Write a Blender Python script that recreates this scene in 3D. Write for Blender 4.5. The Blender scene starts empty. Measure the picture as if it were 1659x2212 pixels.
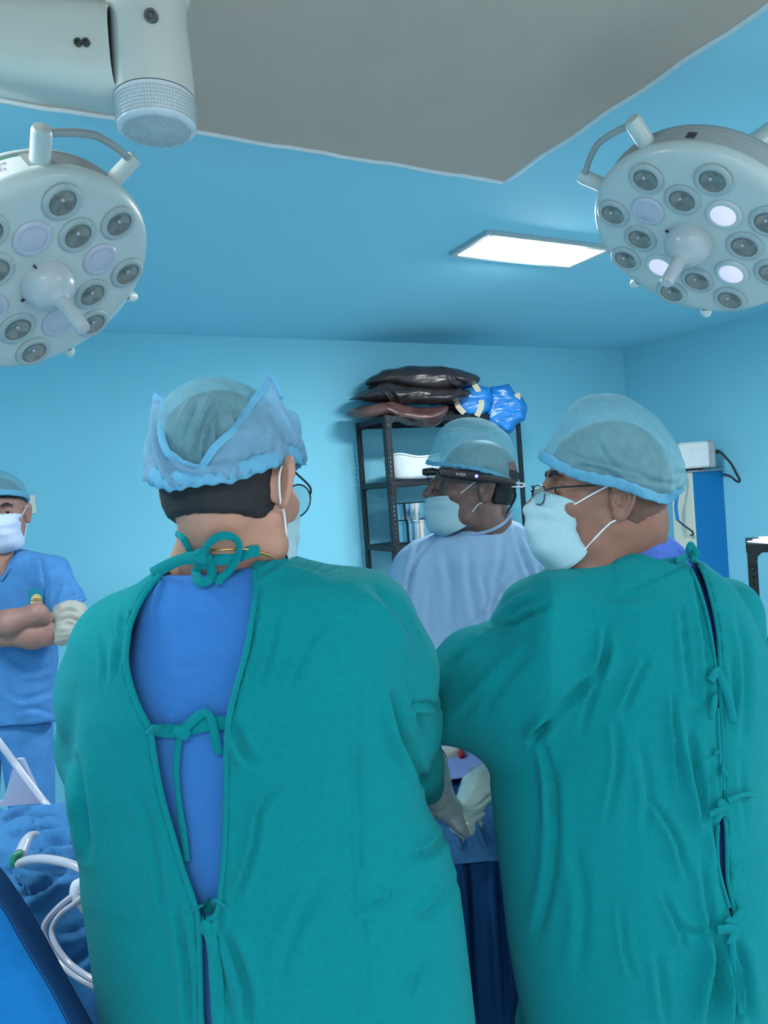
import bpy, math, random
import numpy as np
from mathutils import Matrix, Vector
random.seed(4); rng = np.random.default_rng(4)
# ------------------------------------------------------------------ camera
FPX = 1598.0; YAW, PITCH, ROLL = 0.486, -0.024, -0.074; S = 1.08
CAM = np.array([0.0, 0.0, 1.62])
def _axes():
    cy, sy = math.cos(YAW), math.sin(YAW)
    f = np.array([sy*math.cos(PITCH), cy*math.cos(PITCH), math.sin(PITCH)])
    r = np.array([cy, -sy, 0.0]); u = np.cross(r, f)
    cr, sr = math.cos(ROLL), math.sin(ROLL)
    return r*cr+u*sr, -r*sr+u*cr, f
CR, CU, CF = _axes()
RH = np.array([math.cos(YAW), -math.sin(YAW), 0.0])     # level right of the viewer
FH = np.array([math.sin(YAW), math.cos(YAW), 0.0])      # level forward of the viewer
UP = np.array([0, 0, 1.0])
scene = bpy.context.scene; COL = scene.collection
cd = bpy.data.cameras.new('camera'); cd.sensor_fit = 'VERTICAL'; cd.sensor_height = 36.0
cd.lens = 36.0*FPX/2212.0; cd.clip_start = 0.05
co = bpy.data.objects.new('camera', cd); COL.objects.link(co)
mw = Matrix.Identity(4)
for i in range(3):
    mw[i][0] = CR[i]; mw[i][1] = CU[i]; mw[i][2] = -CF[i]; mw[i][3] = CAM[i]
co.matrix_world = mw; scene.camera = co
# ------------------------------------------------------------------ light
scene.view_settings.view_transform = 'Standard'; scene.view_settings.look = 'None'
scene.view_settings.gamma = 1; scene.view_settings.use_curve_mapping = False
scene.view_settings.exposure = 0.15
world = bpy.data.worlds.new('world'); scene.world = world; world.use_nodes = True
world.node_tree.nodes['Background'].inputs[0].default_value = (0.90, 0.96, 1.0, 1)
world.node_tree.nodes['Background'].inputs[1].default_value = 1.15
def area(name, loc, sx, sy, power, col=(0.9, 0.97, 1.0), rot=(0, 0, 0), spread=180):
    l = bpy.data.lights.new(name, 'AREA'); l.shape = 'RECTANGLE'; l.size = sx; l.size_y = sy
    l.energy = power; l.color = col; l.spread = math.radians(spread)
    o = bpy.data.objects.new(name, l); o.location = loc; o.rotation_euler = rot; COL.objects.link(o); return o
CEIL = CAM[2]+0.899*S
LX, LY, LSX, LSY = 1.607*S, 2.113*S, 0.6*S, 0.248*S
area('fill_light', (-0.6, 1.6, CEIL-0.06), 0.9, 0.4, 34)  # added fill lights, unseen and without fixtures, like the next two
area('fill_light', (-0.7, -1.0, CEIL-0.06), 1.2, 0.6, 50)
area('fill_light', (2.6, -0.6, CEIL-0.06), 1.0, 0.5, 50)
# ------------------------------------------------------------------ materials
def lin(c):
    return tuple(((v/255.0)/12.92 if v/255.0 <= 0.04045 else ((v/255.0+0.055)/1.055)**2.4) for v in c)
MATS = {}
def mat(name, rgb, rough=0.6, metal=0.0, noise=0.06, nscale=30, bump=0.0, bscale=400, sheen=0.0, coat=0.0,
        emit=None, estr=0.0, see=0.0, trans=0.0, spec=0.5, weave=False, glass=False):
    m = bpy.data.materials.new(name); m.use_nodes = True; nt = m.node_tree; N = nt.nodes; L = nt.links
    b = N['Principled BSDF']; out = N['Material Output']; c = lin(rgb)
    b.inputs['Roughness'].default_value = rough; b.inputs['Metallic'].default_value = metal
    b.inputs['Specular IOR Level'].default_value = spec
    if sheen: b.inputs['Sheen Weight'].default_value = sheen; b.inputs['Sheen Roughness'].default_value = 0.5; b.inputs['Sheen Tint'].default_value = (*[min(1, v*1.3+0.1) for v in c], 1)
    if coat: b.inputs['Coat Weight'].default_value = coat; b.inputs['Coat Roughness'].default_value = 0.15
    tc = N.new('ShaderNodeTexCoord'); ns = N.new('ShaderNodeTexNoise'); ns.inputs['Scale'].default_value = nscale
    ns.inputs['Detail'].default_value = 4; L.new(tc.outputs['Object'], ns.inputs['Vector'])
    mx = N.new('ShaderNodeMix'); mx.data_type = 'RGBA'
    mx.inputs[6].default_value = (*[max(0, v*(1-noise*2)) for v in c], 1); mx.inputs[7].default_value = (*[min(1, v*(1+noise*2)) for v in c], 1)
    L.new(ns.outputs['Fac'], mx.inputs[0]); L.new(mx.outputs[2], b.inputs['Base Color'])
    if bump:
        n2 = N.new('ShaderNodeTexNoise'); n2.inputs['Scale'].default_value = bscale; n2.inputs['Detail'].default_value = 3
        L.new(tc.outputs['Object'], n2.inputs['Vector']); bp = N.new('ShaderNodeBump'); bp.inputs['Strength'].default_value = bump
        bp.inputs['Distance'].default_value = 0.002
        L.new(n2.outputs['Fac'], bp.inputs['Height']); L.new(bp.outputs['Normal'], b.inputs['Normal'])
    if emit: b.inputs['Emission Color'].default_value = (*lin(emit), 1); b.inputs['Emission Strength'].default_value = estr
    last = b.outputs[0]
    if trans:
        t = N.new('ShaderNodeBsdfTranslucent'); L.new(mx.outputs[2], t.inputs[0]); s = N.new('ShaderNodeMixShader')
        s.inputs[0].default_value = trans; L.new(last, s.inputs[1]); L.new(t.outputs[0], s.inputs[2]); last = s.outputs[0]
    if see:
        t = N.new('ShaderNodeBsdfTransparent'); t.inputs[0].default_value = (*[0.5+0.5*v for v in c], 1); s = N.new('ShaderNodeMixShader')
        s.inputs[0].default_value = see; L.new(last, s.inputs[1]); L.new(t.outputs[0], s.inputs[2]); last = s.outputs[0]
    L.new(last, out.inputs[0]); MATS[name] = m; return m
M_wall = mat('wall_paint', (128, 202, 222), 0.75, noise=0.02, nscale=3, bump=0.15, bscale=120, spec=0.25)
M_ceil = mat('ceiling_paint', (146, 210, 230), 0.8, noise=0.015, nscale=2, bump=0.15, bscale=150, spec=0.2)
M_slab = mat('slab_plaster', (190, 172, 160), 0.85, noise=0.03, nscale=8, bump=0.5, bscale=180, spec=0.2)
M_edge = mat('slab_edge_paint', (205, 215, 220), 0.7, noise=0.08, nscale=60, bump=0.4, bscale=80)
M_floor = mat('floor_vinyl', (190, 205, 208), 0.35, noise=0.05, nscale=5)
M_gown = mat('gown_cotton', (0, 124, 130), 0.92, noise=0.07, nscale=140, bump=0.5, bscale=900, sheen=0.25, spec=0.15)
M_gown2 = mat('gown_cotton_green', (22, 146, 100), 0.92, noise=0.07, nscale=140, bump=0.5, bscale=900, sheen=0.25, spec=0.15)
M_scrub = mat('scrub_cotton', (54, 114, 182), 0.9, noise=0.05, nscale=160, bump=0.3, bscale=900, sheen=0.15, spec=0.15)
M_scrubd = mat('scrub_cotton_light', (76, 136, 194), 0.9, noise=0.14, nscale=22, bump=0.4, bscale=700, sheen=0.15, spec=0.15)
M_purple = mat('scrub_cotton_violet', (78, 112, 196), 0.9, noise=0.05, nscale=160, bump=0.3, bscale=900, sheen=0.15, spec=0.15)
M_lgown = mat('disposable_gown', (160, 196, 230), 0.75, noise=0.03, nscale=90, bump=0.25, bscale=500, trans=0.15, spec=0.25)
M_cap = mat('cap_nonwoven', (150, 206, 220), 0.8, noise=0.10, nscale=60, bump=0.3, bscale=600, trans=0.25, see=0.50, spec=0.2)
M_capf = mat('cap_nonwoven_fold', (130, 202, 232), 0.8, noise=0.08, nscale=60, bump=0.3, bscale=600, trans=0.35, see=0.2, spec=0.2)
M_capflap = mat('cap_nonwoven_flap', (160, 205, 228), 0.8, noise=0.1, nscale=60, bump=0.3, bscale=600, trans=0.3, see=0.50, spec=0.2)
M_mask = mat('mask_nonwoven', (178, 214, 226), 0.8, noise=0.03, nscale=90, bump=0.2, bscale=600, trans=0.15, spec=0.2)
M_maskw = mat('mask_nonwoven_white', (205, 218, 240), 0.8, noise=0.03, nscale=90, bump=0.2, bscale=600, spec=0.2)
M_loop = mat('elastic_white', (225, 228, 235), 0.8)
M_skinA = mat('skin_light_brown', (176, 128, 108), 0.5, noise=0.07, nscale=35, bump=0.2, bscale=500)
M_skinB = mat('skin_brown', (134, 92, 76), 0.45, noise=0.09, nscale=35, bump=0.25, bscale=500)
M_skinC = mat('skin_dark_brown', (112, 84, 78), 0.45, noise=0.09, nscale=35, bump=0.2, bscale=500)
M_skinD = mat('skin_tan', (158, 116, 104), 0.55, noise=0.08, nscale=30, bump=0.2, bscale=400)
M_hair = mat('hair_black', (24, 26, 32), 0.6, noise=0.4, nscale=90, bump=1.0, bscale=700)
M_stub = mat('hair_shaved', (100, 72, 62), 0.8, noise=0.3, nscale=300, bump=0.6, bscale=900)
M_eye = mat('eye_white', (215, 210, 208), 0.2); M_iris = mat('iris_dark', (30, 22, 20), 0.15)
M_black = mat('black_plastic', (20, 22, 28), 0.4); M_blackm = mat('black_enamel', (26, 30, 36), 0.5, noise=0.15, nscale=40, metal=0.2)
M_bag = mat('black_polythene', (52, 46, 48), 0.28, noise=0.15, nscale=12, bump=0.5, bscale=40)
M_bagb = mat('brown_polythene', (96, 70, 66), 0.32, noise=0.15, nscale=12, bump=0.5, bscale=40)
M_blue = mat('blue_plastic_wrap', (36, 128, 205), 0.25, noise=0.2, nscale=30, bump=0.8, bscale=70)
M_tape = mat('masking_tape', (198, 190, 160), 0.7)
M_basin = mat('enamel_basin', (205, 215, 215), 0.25)
M_steel = mat('stainless_steel', (190, 200, 205), 0.16, metal=1.0, noise=0.03)
M_copper = mat('brown_band', (150, 110, 88), 0.4, metal=0.4, noise=0.3, nscale=60)
M_lamp = mat('lamp_enamel', (186, 200, 200), 0.35, noise=0.03, nscale=20, coat=0.3)
M_lampd = mat('lamp_enamel_grey', (150, 160, 162), 0.4, noise=0.05, nscale=20)
M_ring = mat('lens_ring_plastic', (168, 184, 188), 0.3, bump=0.8, bscale=500)
M_lens = mat('lens_dark_glass', (112, 116, 112), 0.12, noise=0.15, nscale=80, coat=1.0)
M_lensv = mat('lens_milky', (182, 188, 204), 0.3, noise=0.03)
M_lenslit = mat('lens_lit', (215, 210, 240), 0.3, emit=(215, 208, 245), estr=0.55)
M_handle = mat('handle_frosted', (200, 208, 214), 0.3, trans=0.2, coat=0.4)
M_arm = mat('arm_enamel', (188, 194, 188), 0.3, noise=0.02, coat=0.4)
M_arm2 = mat('arm_enamel_blue', (150, 200, 225), 0.4)
M_mesh = mat('arm_grille_plastic', (196, 206, 214), 0.3)
M_screw = mat('screw_metal', (90, 92, 90), 0.3, metal=0.9)
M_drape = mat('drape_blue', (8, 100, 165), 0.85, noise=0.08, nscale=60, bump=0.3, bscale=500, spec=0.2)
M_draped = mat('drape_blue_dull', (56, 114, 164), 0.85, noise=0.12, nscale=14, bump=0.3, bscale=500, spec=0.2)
M_drapen = mat('drape_navy_and_shade', (14, 66, 118), 0.85, noise=0.1, nscale=30, bump=0.3, bscale=500, spec=0.2)  # navy of the table drapes; also the shade painted on the trolley drape
M_drapel = mat('drape_lavender', (140, 165, 225), 0.85, noise=0.05, nscale=60, spec=0.2)
M_film = mat('limb_film', (160, 186, 180), 0.16, noise=0.08, nscale=30, bump=1.0, bscale=110, coat=1.0, spec=1.0)
M_glove = mat('latex_glove', (150, 165, 165), 0.35, noise=0.06, nscale=40, bump=0.6, bscale=120, coat=0.3)
M_glovew = mat('latex_glove_white', (205, 215, 225), 0.4, noise=0.04, nscale=40, bump=0.4, bscale=120)
M_gauze = mat('gauze', (215, 215, 205), 0.9, bump=1.0, bscale=500); M_blood = mat('blood', (190, 20, 30), 0.4, noise=0.3, nscale=60)
M_tube = mat('clear_tube', (205, 208, 222), 0.15, coat=1.0, see=0.3); M_clip = mat('green_plastic', (20, 130, 100), 0.4)
M_bead = mat('white_plastic', (215, 222, 222), 0.35); M_cream = mat('cream_enamel', (214, 216, 200), 0.5, noise=0.02)
M_cabb = mat('blue_laminate', (0, 116, 178), 0.5, noise=0.03, nscale=90)
M_gold = mat('gold', (220, 180, 110), 0.25, metal=1.0)
M_gframe = mat('metal_frame', (70, 78, 88), 0.25, metal=0.9); M_glass = mat('lens_glass', (190, 225, 230), 0.02, see=0.75, coat=1.0)
M_under = mat('undershirt', (176, 176, 166), 0.9, bump=0.3); M_teal = mat('patch_teal', (20, 140, 160), 0.8); M_patch = mat('patch_sun', (235, 205, 140), 0.8)
M_led = mat('led_blue', (60, 60, 255), 0.3, emit=(70, 70, 255), estr=9.0); M_ledc = mat('led_core', (230, 230, 255), 0.3, emit=(235, 235, 255), estr=9.0)
M_panel = mat('light_diffuser', (255, 255, 255), 0.5, emit=(250, 252, 255), estr=135.0)
M_frame = mat('light_frame', (165, 180, 182), 0.4); M_paper = mat('paper', (225, 230, 245), 0.7)
M_navy = mat('print_navy', (30, 35, 120), 0.6); M_green = mat('print_green', (25, 120, 90), 0.6); M_dark = mat('print_dark', (55, 60, 75), 0.6)
M_white = mat('white_ink', (225, 228, 232), 0.6); M_shoe = mat('shoe_rubber', (60, 70, 80), 0.6)
M_lav = mat('lavender_cloth', (165, 175, 205), 0.85, noise=0.03)
# ------------------------------------------------------------------ object helpers
def link(o, parent=None):
    COL.objects.link(o)
    if parent is not None:
        o.parent = parent; o.matrix_parent_inverse = Matrix.Translation(parent.location).inverted() if parent.parent is None else Matrix.Identity(4)
        if parent.parent is not None: o.matrix_parent_inverse = Matrix.Identity(4)
    return o
WORLD_OF = {}
def obj(name, V, F, m, parent=None, smooth=True, label=None, mods=None):
    """V in world coordinates; the object's origin goes to its base centre"""
    V = np.asarray(V, float); me = bpy.data.meshes.new(name)
    org = (V.min(0)+V.max(0))/2; org[2] = V[:, 2].min()
    if parent is not None: org = WORLD_OF.get(parent.name, np.zeros(3))
    me.from_pydata((V-org).tolist(), [], F if isinstance(F, list) else F.tolist())
    if m is not None:
        for k in (m if isinstance(m, (list, tuple)) else [m]): me.materials.append(k)
    if smooth: me.polygons.foreach_set('use_smooth', [True]*len(me.polygons))
    me.update()
    o = bpy.data.objects.new(name, me); COL.objects.link(o)
    if parent is not None: o.parent = parent
    else: o.location = org
    WORLD_OF[o.name] = org
    if label: o['label'] = label
    return o
def empty(name, loc, label, cat, group=None):
    o = bpy.data.objects.new(name, None); COL.objects.link(o); o.location = loc; o.empty_display_size = 0.1
    WORLD_OF[o.name] = np.array(loc, float); o['label'] = label; o['category'] = cat
    if group: o['group'] = group
    return o
def tag(o, label, cat, group=None):
    o['label'] = label; o['category'] = cat
    if group: o['group'] = group
    return o
def struct(o): o['kind'] = 'structure'; return o
def n3(v): v = np.asarray(v, float); return v/np.linalg.norm(v)
def ray(px, py): return CR*((px-829.5)/FPX)-CU*((py-1106)/FPX)+CF
def P(px, py, Z): return CAM+ray(px, py)*Z
def pix(p):
    q = p-CAM; z = q@CF; zz = np.where(np.abs(z) < 1e-6, 1e-6, z)
    return 829.5+FPX*(q@CR)/zz, 1106-FPX*(q@CU)/zz, z
class MB:
    def __init__(s): s.v = []; s.f = []; s.mi = []
    def add(s, V, F, mi=0):
        b = len(s.v); s.v += [tuple(x) for x in V]; s.f += [tuple(i+b for i in f) for f in F]; s.mi += [mi]*len(F)
    def box(s, c, ax, ay, az, hx, hy, hz, bev=0.0, mi=0):
        c = np.asarray(c, float); ax, ay, az = map(n3, (ax, ay, az))
        if bev <= 0:
            V = [c+ax*hx*i+ay*hy*j+az*hz*k for i in (-1, 1) for j in (-1, 1) for k in (-1, 1)]
            s.add(V, [(0, 1, 3, 2), (4, 6, 7, 5), (0, 4, 5, 1), (2, 3, 7, 6), (0, 2, 6, 4), (1, 5, 7, 3)], mi); return
        b = min(bev, hx*.95, hy*.95, hz*.95); V = []; idx = {}
        for i in (-1, 1):
            for j in (-1, 1):
                for k in (-1, 1):
                    for t in range(3):
                        e = [hx-b, hy-b, hz-b]; e[t] += b; idx[(i, j, k, t)] = len(V)
                        V.append(c+ax*e[0]*i+ay*e[1]*j+az*e[2]*k)
        F = []
        for i in (-1, 1):
            F.append([idx[(i, a, b2, 0)] for a, b2 in ((-1, -1), (1, -1), (1, 1), (-1, 1))])
            F.append([idx[(a, i, b2, 1)] for a, b2 in ((-1, -1), (1, -1), (1, 1), (-1, 1))])
            F.append([idx[(a, b2, i, 2)] for a, b2 in ((-1, -1), (1, -1), (1, 1), (-1, 1))])
        for a in (-1, 1):
            for b2 in (-1, 1):
                F.append([idx[(a, b2, -1, 0)], idx[(a, b2, 1, 0)], idx[(a, b2, 1, 1)], idx[(a, b2, -1, 1)]])
                F.append([idx[(a, -1, b2, 0)], idx[(a, 1, b2, 0)], idx[(a, 1, b2, 2)], idx[(a, -1, b2, 2)]])
                F.append([idx[(-1, a, b2, 1)], idx[(1, a, b2, 1)], idx[(1, a, b2, 2)], idx[(-1, a, b2, 2)]])
                for k in (-1, 1): F.append([idx[(a, b2, k, 0)], idx[(a, b2, k, 1)], idx[(a, b2, k, 2)]])
        s.add(V, F, mi)
    def lathe(s, c, axis, prof, n=32, x=None, mi=0, a0=0, a1=2*math.pi):
        """prof: list of (radius, height along axis)"""
        c = np.asarray(c, float); w = n3(axis)
        u = n3(np.cross(w, x if x is not None else ([0, 0, 1.0] if abs(w[2]) < .9 else [1.0, 0, 0]))); v = np.cross(w, u)
        full = abs(a1-a0-2*math.pi) < 1e-6; m = n if full else n+1
        V = [c+w*h+(u*math.cos(a0+(a1-a0)*i/n)+v*math.sin(a0+(a1-a0)*i/n))*r for (r, h) in prof for i in range(m)]
        F = []
        for k in range(len(prof)-1):
            for i in range(n):
                j = (i+1) % m if full else i+1
                F.append((k*m+i, k*m+j, (k+1)*m+j, (k+1)*m+i))
        s.add(V, F, mi)
    def tube(s, pts, r, n=8, mi=0, flat=None, up=None, smooth=6):
        """pts smoothed by Catmull-Rom; flat: (width, thickness) gives a ribbon whose width lies across `up`"""
        pts = cat([np.asarray(p, float) for p in pts], smooth) if smooth > 1 and len(pts) > 2 else np.array(pts, float)
        T = np.gradient(pts, axis=0); T /= np.linalg.norm(T, axis=1)[:, None]+1e-9
        N0 = np.asarray(up, float) if up is not None else np.array([0.3, 0.2, 0.9]); V = []; m = len(pts)
        rr = r if hasattr(r, '__len__') else None
        for i in range(m):
            a = N0-T[i]*(N0@T[i]); a = n3(a) if np.linalg.norm(a) > 1e-5 else n3(np.cross(T[i], [1, 0, 0.1])); b = np.cross(T[i], a)
            if up is None: N0 = a
            q = (np.interp(i/(m-1), np.linspace(0, 1, len(rr)), rr) if rr is not None else r)
            for k in range(n):
                t = 2*math.pi*k/n
                if flat: V.append(pts[i]+b*math.cos(t)*flat[0]/2*(q if rr is not None else 1)+a*math.sin(t)*flat[1]/2)
                else: V.append(pts[i]+(a*math.cos(t)+b*math.sin(t))*q)
        F = [(i*n+k, i*n+(k+1) % n, (i+1)*n+(k+1) % n, (i+1)*n+k) for i in range(m-1) for k in range(n)]
        F += [tuple(range(n))[::-1], tuple((m-1)*n+k for k in range(n))]
        s.add(V, F, mi)
    def prism(s, poly, nrm, h, mi=0):
        nrm = n3(nrm); n = len(poly); V = [np.asarray(p, float) for p in poly]+[np.asarray(p, float)+nrm*h for p in poly]
        s.add(V, [tuple(range(n))[::-1], tuple(range(n, 2*n))]+[(i, (i+1) % n, (i+1) % n+n, i+n) for i in range(n)], mi)
    def build(s, name, m, parent=None, smooth=True, label=None):
        o = obj(name, s.v, s.f, m, parent, smooth, label)
        if any(s.mi): o.data.polygons.foreach_set('material_index', s.mi)
        if smooth:
            try: o.data.set_sharp_from_angle(angle=math.radians(38))
            except Exception: pass
        return o
def cat(pts, k=6, closed=False):
    pts = [np.asarray(p, float) for p in pts]; n = len(pts); out = []
    g = (lambda i: pts[i % n]) if closed else (lambda i: pts[min(max(i, 0), n-1)])
    for i in range(n if closed else n-1):
        a, b, c, d = g(i-1), g(i), g(i+1), g(i+2)
        for j in range(k):
            t = j/k; out.append(0.5*((2*b)+(-a+c)*t+(2*a-5*b+4*c-d)*t*t+(-a+3*b-3*c+d)*t**3))
    if not closed: out.append(pts[-1])
    return np.array(out)
# ------------------------------------------------------------------ distance fields and their surface
def seg(a, b, ra, rb):
    a = np.asarray(a, float); b = np.asarray(b, float); ab = b-a; L2 = max(ab@ab, 1e-9)
    def f(p):
        t = np.clip((p-a)@ab/L2, 0, 1); return np.linalg.norm(p-a-t[:, None]*ab, axis=1)-(ra+(rb-ra)*t)
    return f
def chain(pts, rs, k=0.02):
    fs = [seg(pts[i], pts[i+1], rs[i], rs[i+1]) for i in range(len(pts)-1)]
    def f(p):
        d = fs[0](p)
        for g in fs[1:]: d = smin(d, g(p), k)
        return d
    return f
def ell(c, r, M=None):
    c = np.asarray(c, float); r = np.asarray(r, float)
    def f(p):
        q = p-c
        if M is not None: q = q@M
        k0 = np.linalg.norm(q/r, axis=1); k1 = np.linalg.norm(q/r**2, axis=1)+1e-9
        return k0*(k0-1)/k1
    return f
def smin(a, b, k):
    h = np.maximum(k-np.abs(a-b), 0)/k; return np.minimum(a, b)-h*h*k*0.25
def smax(a, b, k): return -smin(-a, -b, k)
def poly2(P2, x, y):
    """signed distance (inside negative) to a closed polygon"""
    P2 = np.asarray(P2, float); n = len(P2); d = np.full(x.shape, 1e18); ins = np.zeros(x.shape, bool)
    for i in range(n):
        a = P2[i]; b = P2[(i+1) % n]; e = b-a; wx = x-a[0]; wy = y-a[1]
        t = np.clip((wx*e[0]+wy*e[1])/max(e@e, 1e-12), 0, 1); d = np.minimum(d, (wx-t*e[0])**2+(wy-t*e[1])**2)
        c = ((a[1] > y) != (b[1] > y)); ins ^= c & (x < (b[0]-a[0])*(y-a[1])/((b[1]-a[1]) if abs(b[1]-a[1]) > 1e-12 else 1e-12)+a[0])
    return np.where(ins, -1, 1)*np.sqrt(d)
def nets(f, lo, hi, h):
    lo = np.asarray(lo, float); hi = np.asarray(hi, float); n = (np.ceil((hi-lo)/h).astype(int)//4+2)*4+1
    nc = (n-1)//4+1; c = np.stack(np.meshgrid(*[lo[i]+np.arange(nc[i])*4*h for i in range(3)], indexing='ij'), -1)
    D = f(c.reshape(-1, 3)).reshape(nc); near = np.abs(D) < 5.5*h
    s = D < 0
    for ax in range(3):
        a = [slice(None)]*3; b = [slice(None)]*3; a[ax] = slice(1, None); b[ax] = slice(None, -1)
        x = s[tuple(a)] != s[tuple(b)]; near[tuple(a)] |= x; near[tuple(b)] |= x
    g = near.copy()
    for ax in range(3):
        a = [slice(None)]*3; b = [slice(None)]*3; a[ax] = slice(1, None); b[ax] = slice(None, -1)
        t = g.copy(); t[tuple(a)] |= g[tuple(b)]; t[tuple(b)] |= g[tuple(a)]; g = t
    idx = [np.minimum((np.arange(n[i])+2)//4, nc[i]-1) for i in range(3)]
    E = D[np.ix_(*idx)]; mk = g[np.ix_(*idx)]; ii = np.argwhere(mk)
    E[mk] = np.concatenate([f(lo+q*h) for q in np.array_split(ii, max(1, len(ii)//200000))])
    s = E < 0; cnt = np.zeros(np.array(n)-1, np.int8)
    offs = [(i, j, k) for i in (0, 1) for j in (0, 1) for k in (0, 1)]
    for o in offs: cnt += s[o[0]:n[0]-1+o[0], o[1]:n[1]-1+o[1], o[2]:n[2]-1+o[2]]
    cells = np.argwhere((cnt > 0) & (cnt < 8)); vid = np.full(cnt.shape, -1, np.int64); vid[tuple(cells.T)] = np.arange(len(cells))
    acc = np.zeros((len(cells), 3)); w = np.zeros(len(cells))
    for o in offs:
        for ax in range(3):
            if o[ax]: continue
            o2 = list(o); o2[ax] = 1
            A = E[tuple((cells+o).T)]; B = E[tuple((cells+o2).T)]; m = (A < 0) != (B < 0)
            t = np.where(m, A/np.where(m, A-B, 1), 0); pos = np.tile(np.array(o, float), (len(cells), 1)); pos[:, ax] += t
            acc[m] += pos[m]; w[m] += 1
    V = lo+(cells+acc/w[:, None])*h; F = []
    for ax in range(3):
        u, v = (ax+1) % 3, (ax+2) % 3
        sl = [slice(0, n[i]) for i in range(3)]; a = list(sl); b = list(sl); a[ax] = slice(0, n[ax]-1); b[ax] = slice(1, n[ax])
        e = np.argwhere(s[tuple(a)] != s[tuple(b)])
        e = e[(e[:, u] > 0) & (e[:, v] > 0) & (e[:, u] < n[u]-1) & (e[:, v] < n[v]-1)]
        eu = np.zeros(3, int); eu[u] = 1; ev = np.zeros(3, int); ev[v] = 1
        q = np.stack([vid[tuple((e-eu-ev).T)], vid[tuple((e-ev).T)], vid[tuple(e.T)], vid[tuple((e-eu).T)]], 1)
        fl = ~s[tuple(e.T)]; q[fl] = q[fl][:, ::-1]; F.append(q)
    F = np.concatenate(F); F = F[(F >= 0).all(1)]
    return V, F
def grad(f, V, e=0.002):
    g = np.stack([f(V+np.eye(3)[i]*e)-f(V-np.eye(3)[i]*e) for i in range(3)], 1)
    return g/(np.linalg.norm(g, axis=1)[:, None]+1e-9)
def fold(V, N, lines):
    """press creases into a surface: each line (points in the viewer's pixels, width px, depth m)"""
    x, y, z = pix(V); face = (N@CF) < 0.25; out = np.zeros(len(V))
    for pts, w, a in lines:
        pl = cat([np.array(p, float) for p in pts], 4); lo = pl.min(0)-4*w; hi = pl.max(0)+4*w
        m = np.where(face & (x > lo[0]) & (x < hi[0]) & (y > lo[1]) & (y < hi[1]))[0]
        if not len(m): continue
        best = np.full(len(m), 1e9); sd = np.zeros(len(m)); tt = np.zeros(len(m)); q = np.stack([x[m], y[m]], 1)
        for i in range(len(pl)-1):
            A = pl[i]; e = pl[i+1]-A; L = max(e@e, 1e-9); wv = q-A; t = np.clip(wv@e/L, 0, 1); dd = wv-t[:, None]*e
            d = np.hypot(dd[:, 0], dd[:, 1]); sg = np.sign(e[0]*wv[:, 1]-e[1]*wv[:, 0]); k = d < best
            best[k] = d[k]; sd[k] = (d*sg)[k]; tt[k] = (i+t[k])/(len(pl)-1)
        tp = np.clip(np.sin(np.pi*np.clip(tt, 0.02, 0.98)), 0, 1)**0.6
        out[m] += 1.45*a*tp*(-np.exp(-(sd/w)**2)+0.8*np.exp(-((sd-1.9*w)/(1.3*w))**2)+0.3*np.exp(-((sd+2.2*w)/(1.6*w))**2))
    return V+N*out[:, None]
def wob(V, N, amp, sc, seed=0, stretch=(1, 1, 0.35)):
    r = np.random.default_rng(seed); o = np.zeros(len(V)); q = V*np.array(stretch)
    for k in range(7):
        d = r.normal(size=3); d /= np.linalg.norm(d); d2 = r.normal(size=3); fr = sc*r.uniform(.6, 1.8)
        o += np.sin(q@d*fr+r.uniform(0, 6)+1.3*np.sin(q@d2*fr*.7))/(fr/sc)
    return V+N*(o*amp/4)[:, None]
def hit(f, px, py, z0=0.5, z1=4):
    r = ray(px, py); z = z0
    for _ in range(140):
        d = f((CAM+r*z)[None])[0]
        if d < 0.0006: break
        z += max(d*0.6, 0.0008)
        if z > z1: return None
    return z
def on(f, pts, off=0.006, z0=0.5, default=None):
    """points given in pixels, laid `off` in front of the surface f"""
    out = []; last = default
    for q in pts:
        z = hit(f, q[0], q[1], z0)
        if z is None: z = last
        last = z; out.append(P(q[0], q[1], z-off-(q[2] if len(q) > 2 else 0)))
    return out
class Fr:
    """a local frame: x right, y forward, z up; yaw clockwise from the viewer's heading"""
    def __init__(s, o, yaw=0, pitch=0, roll=0, sc=1.0):
        a = math.radians(yaw); f = FH*math.cos(a)+RH*math.sin(a); r = RH*math.cos(a)-FH*math.sin(a)
        p = math.radians(pitch); f2 = f*math.cos(p)-UP*math.sin(p); u = UP*math.cos(p)+f*math.sin(p)
        t = math.radians(roll); s.M = np.stack([r*math.cos(t)-u*math.sin(t), f2, u*math.cos(t)+r*math.sin(t)], 1); s.o = np.asarray(o, float); s.sc = sc
    def w(s, x, y, z): return s.o+s.M@(np.array([x, y, z])*s.sc)
    def W(s, A): return s.o+(np.asarray(A)*s.sc)@s.M.T
    def l(s, p): return (p-s.o)@s.M/s.sc
    def lift(s, g): return lambda p: g(s.l(p))*s.sc
def U(fs, k=0.02):
    def f(p):
        d = fs[0](p)
        for g in fs[1:]: d = smin(d, g(p), k)
        return d
    return f
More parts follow.
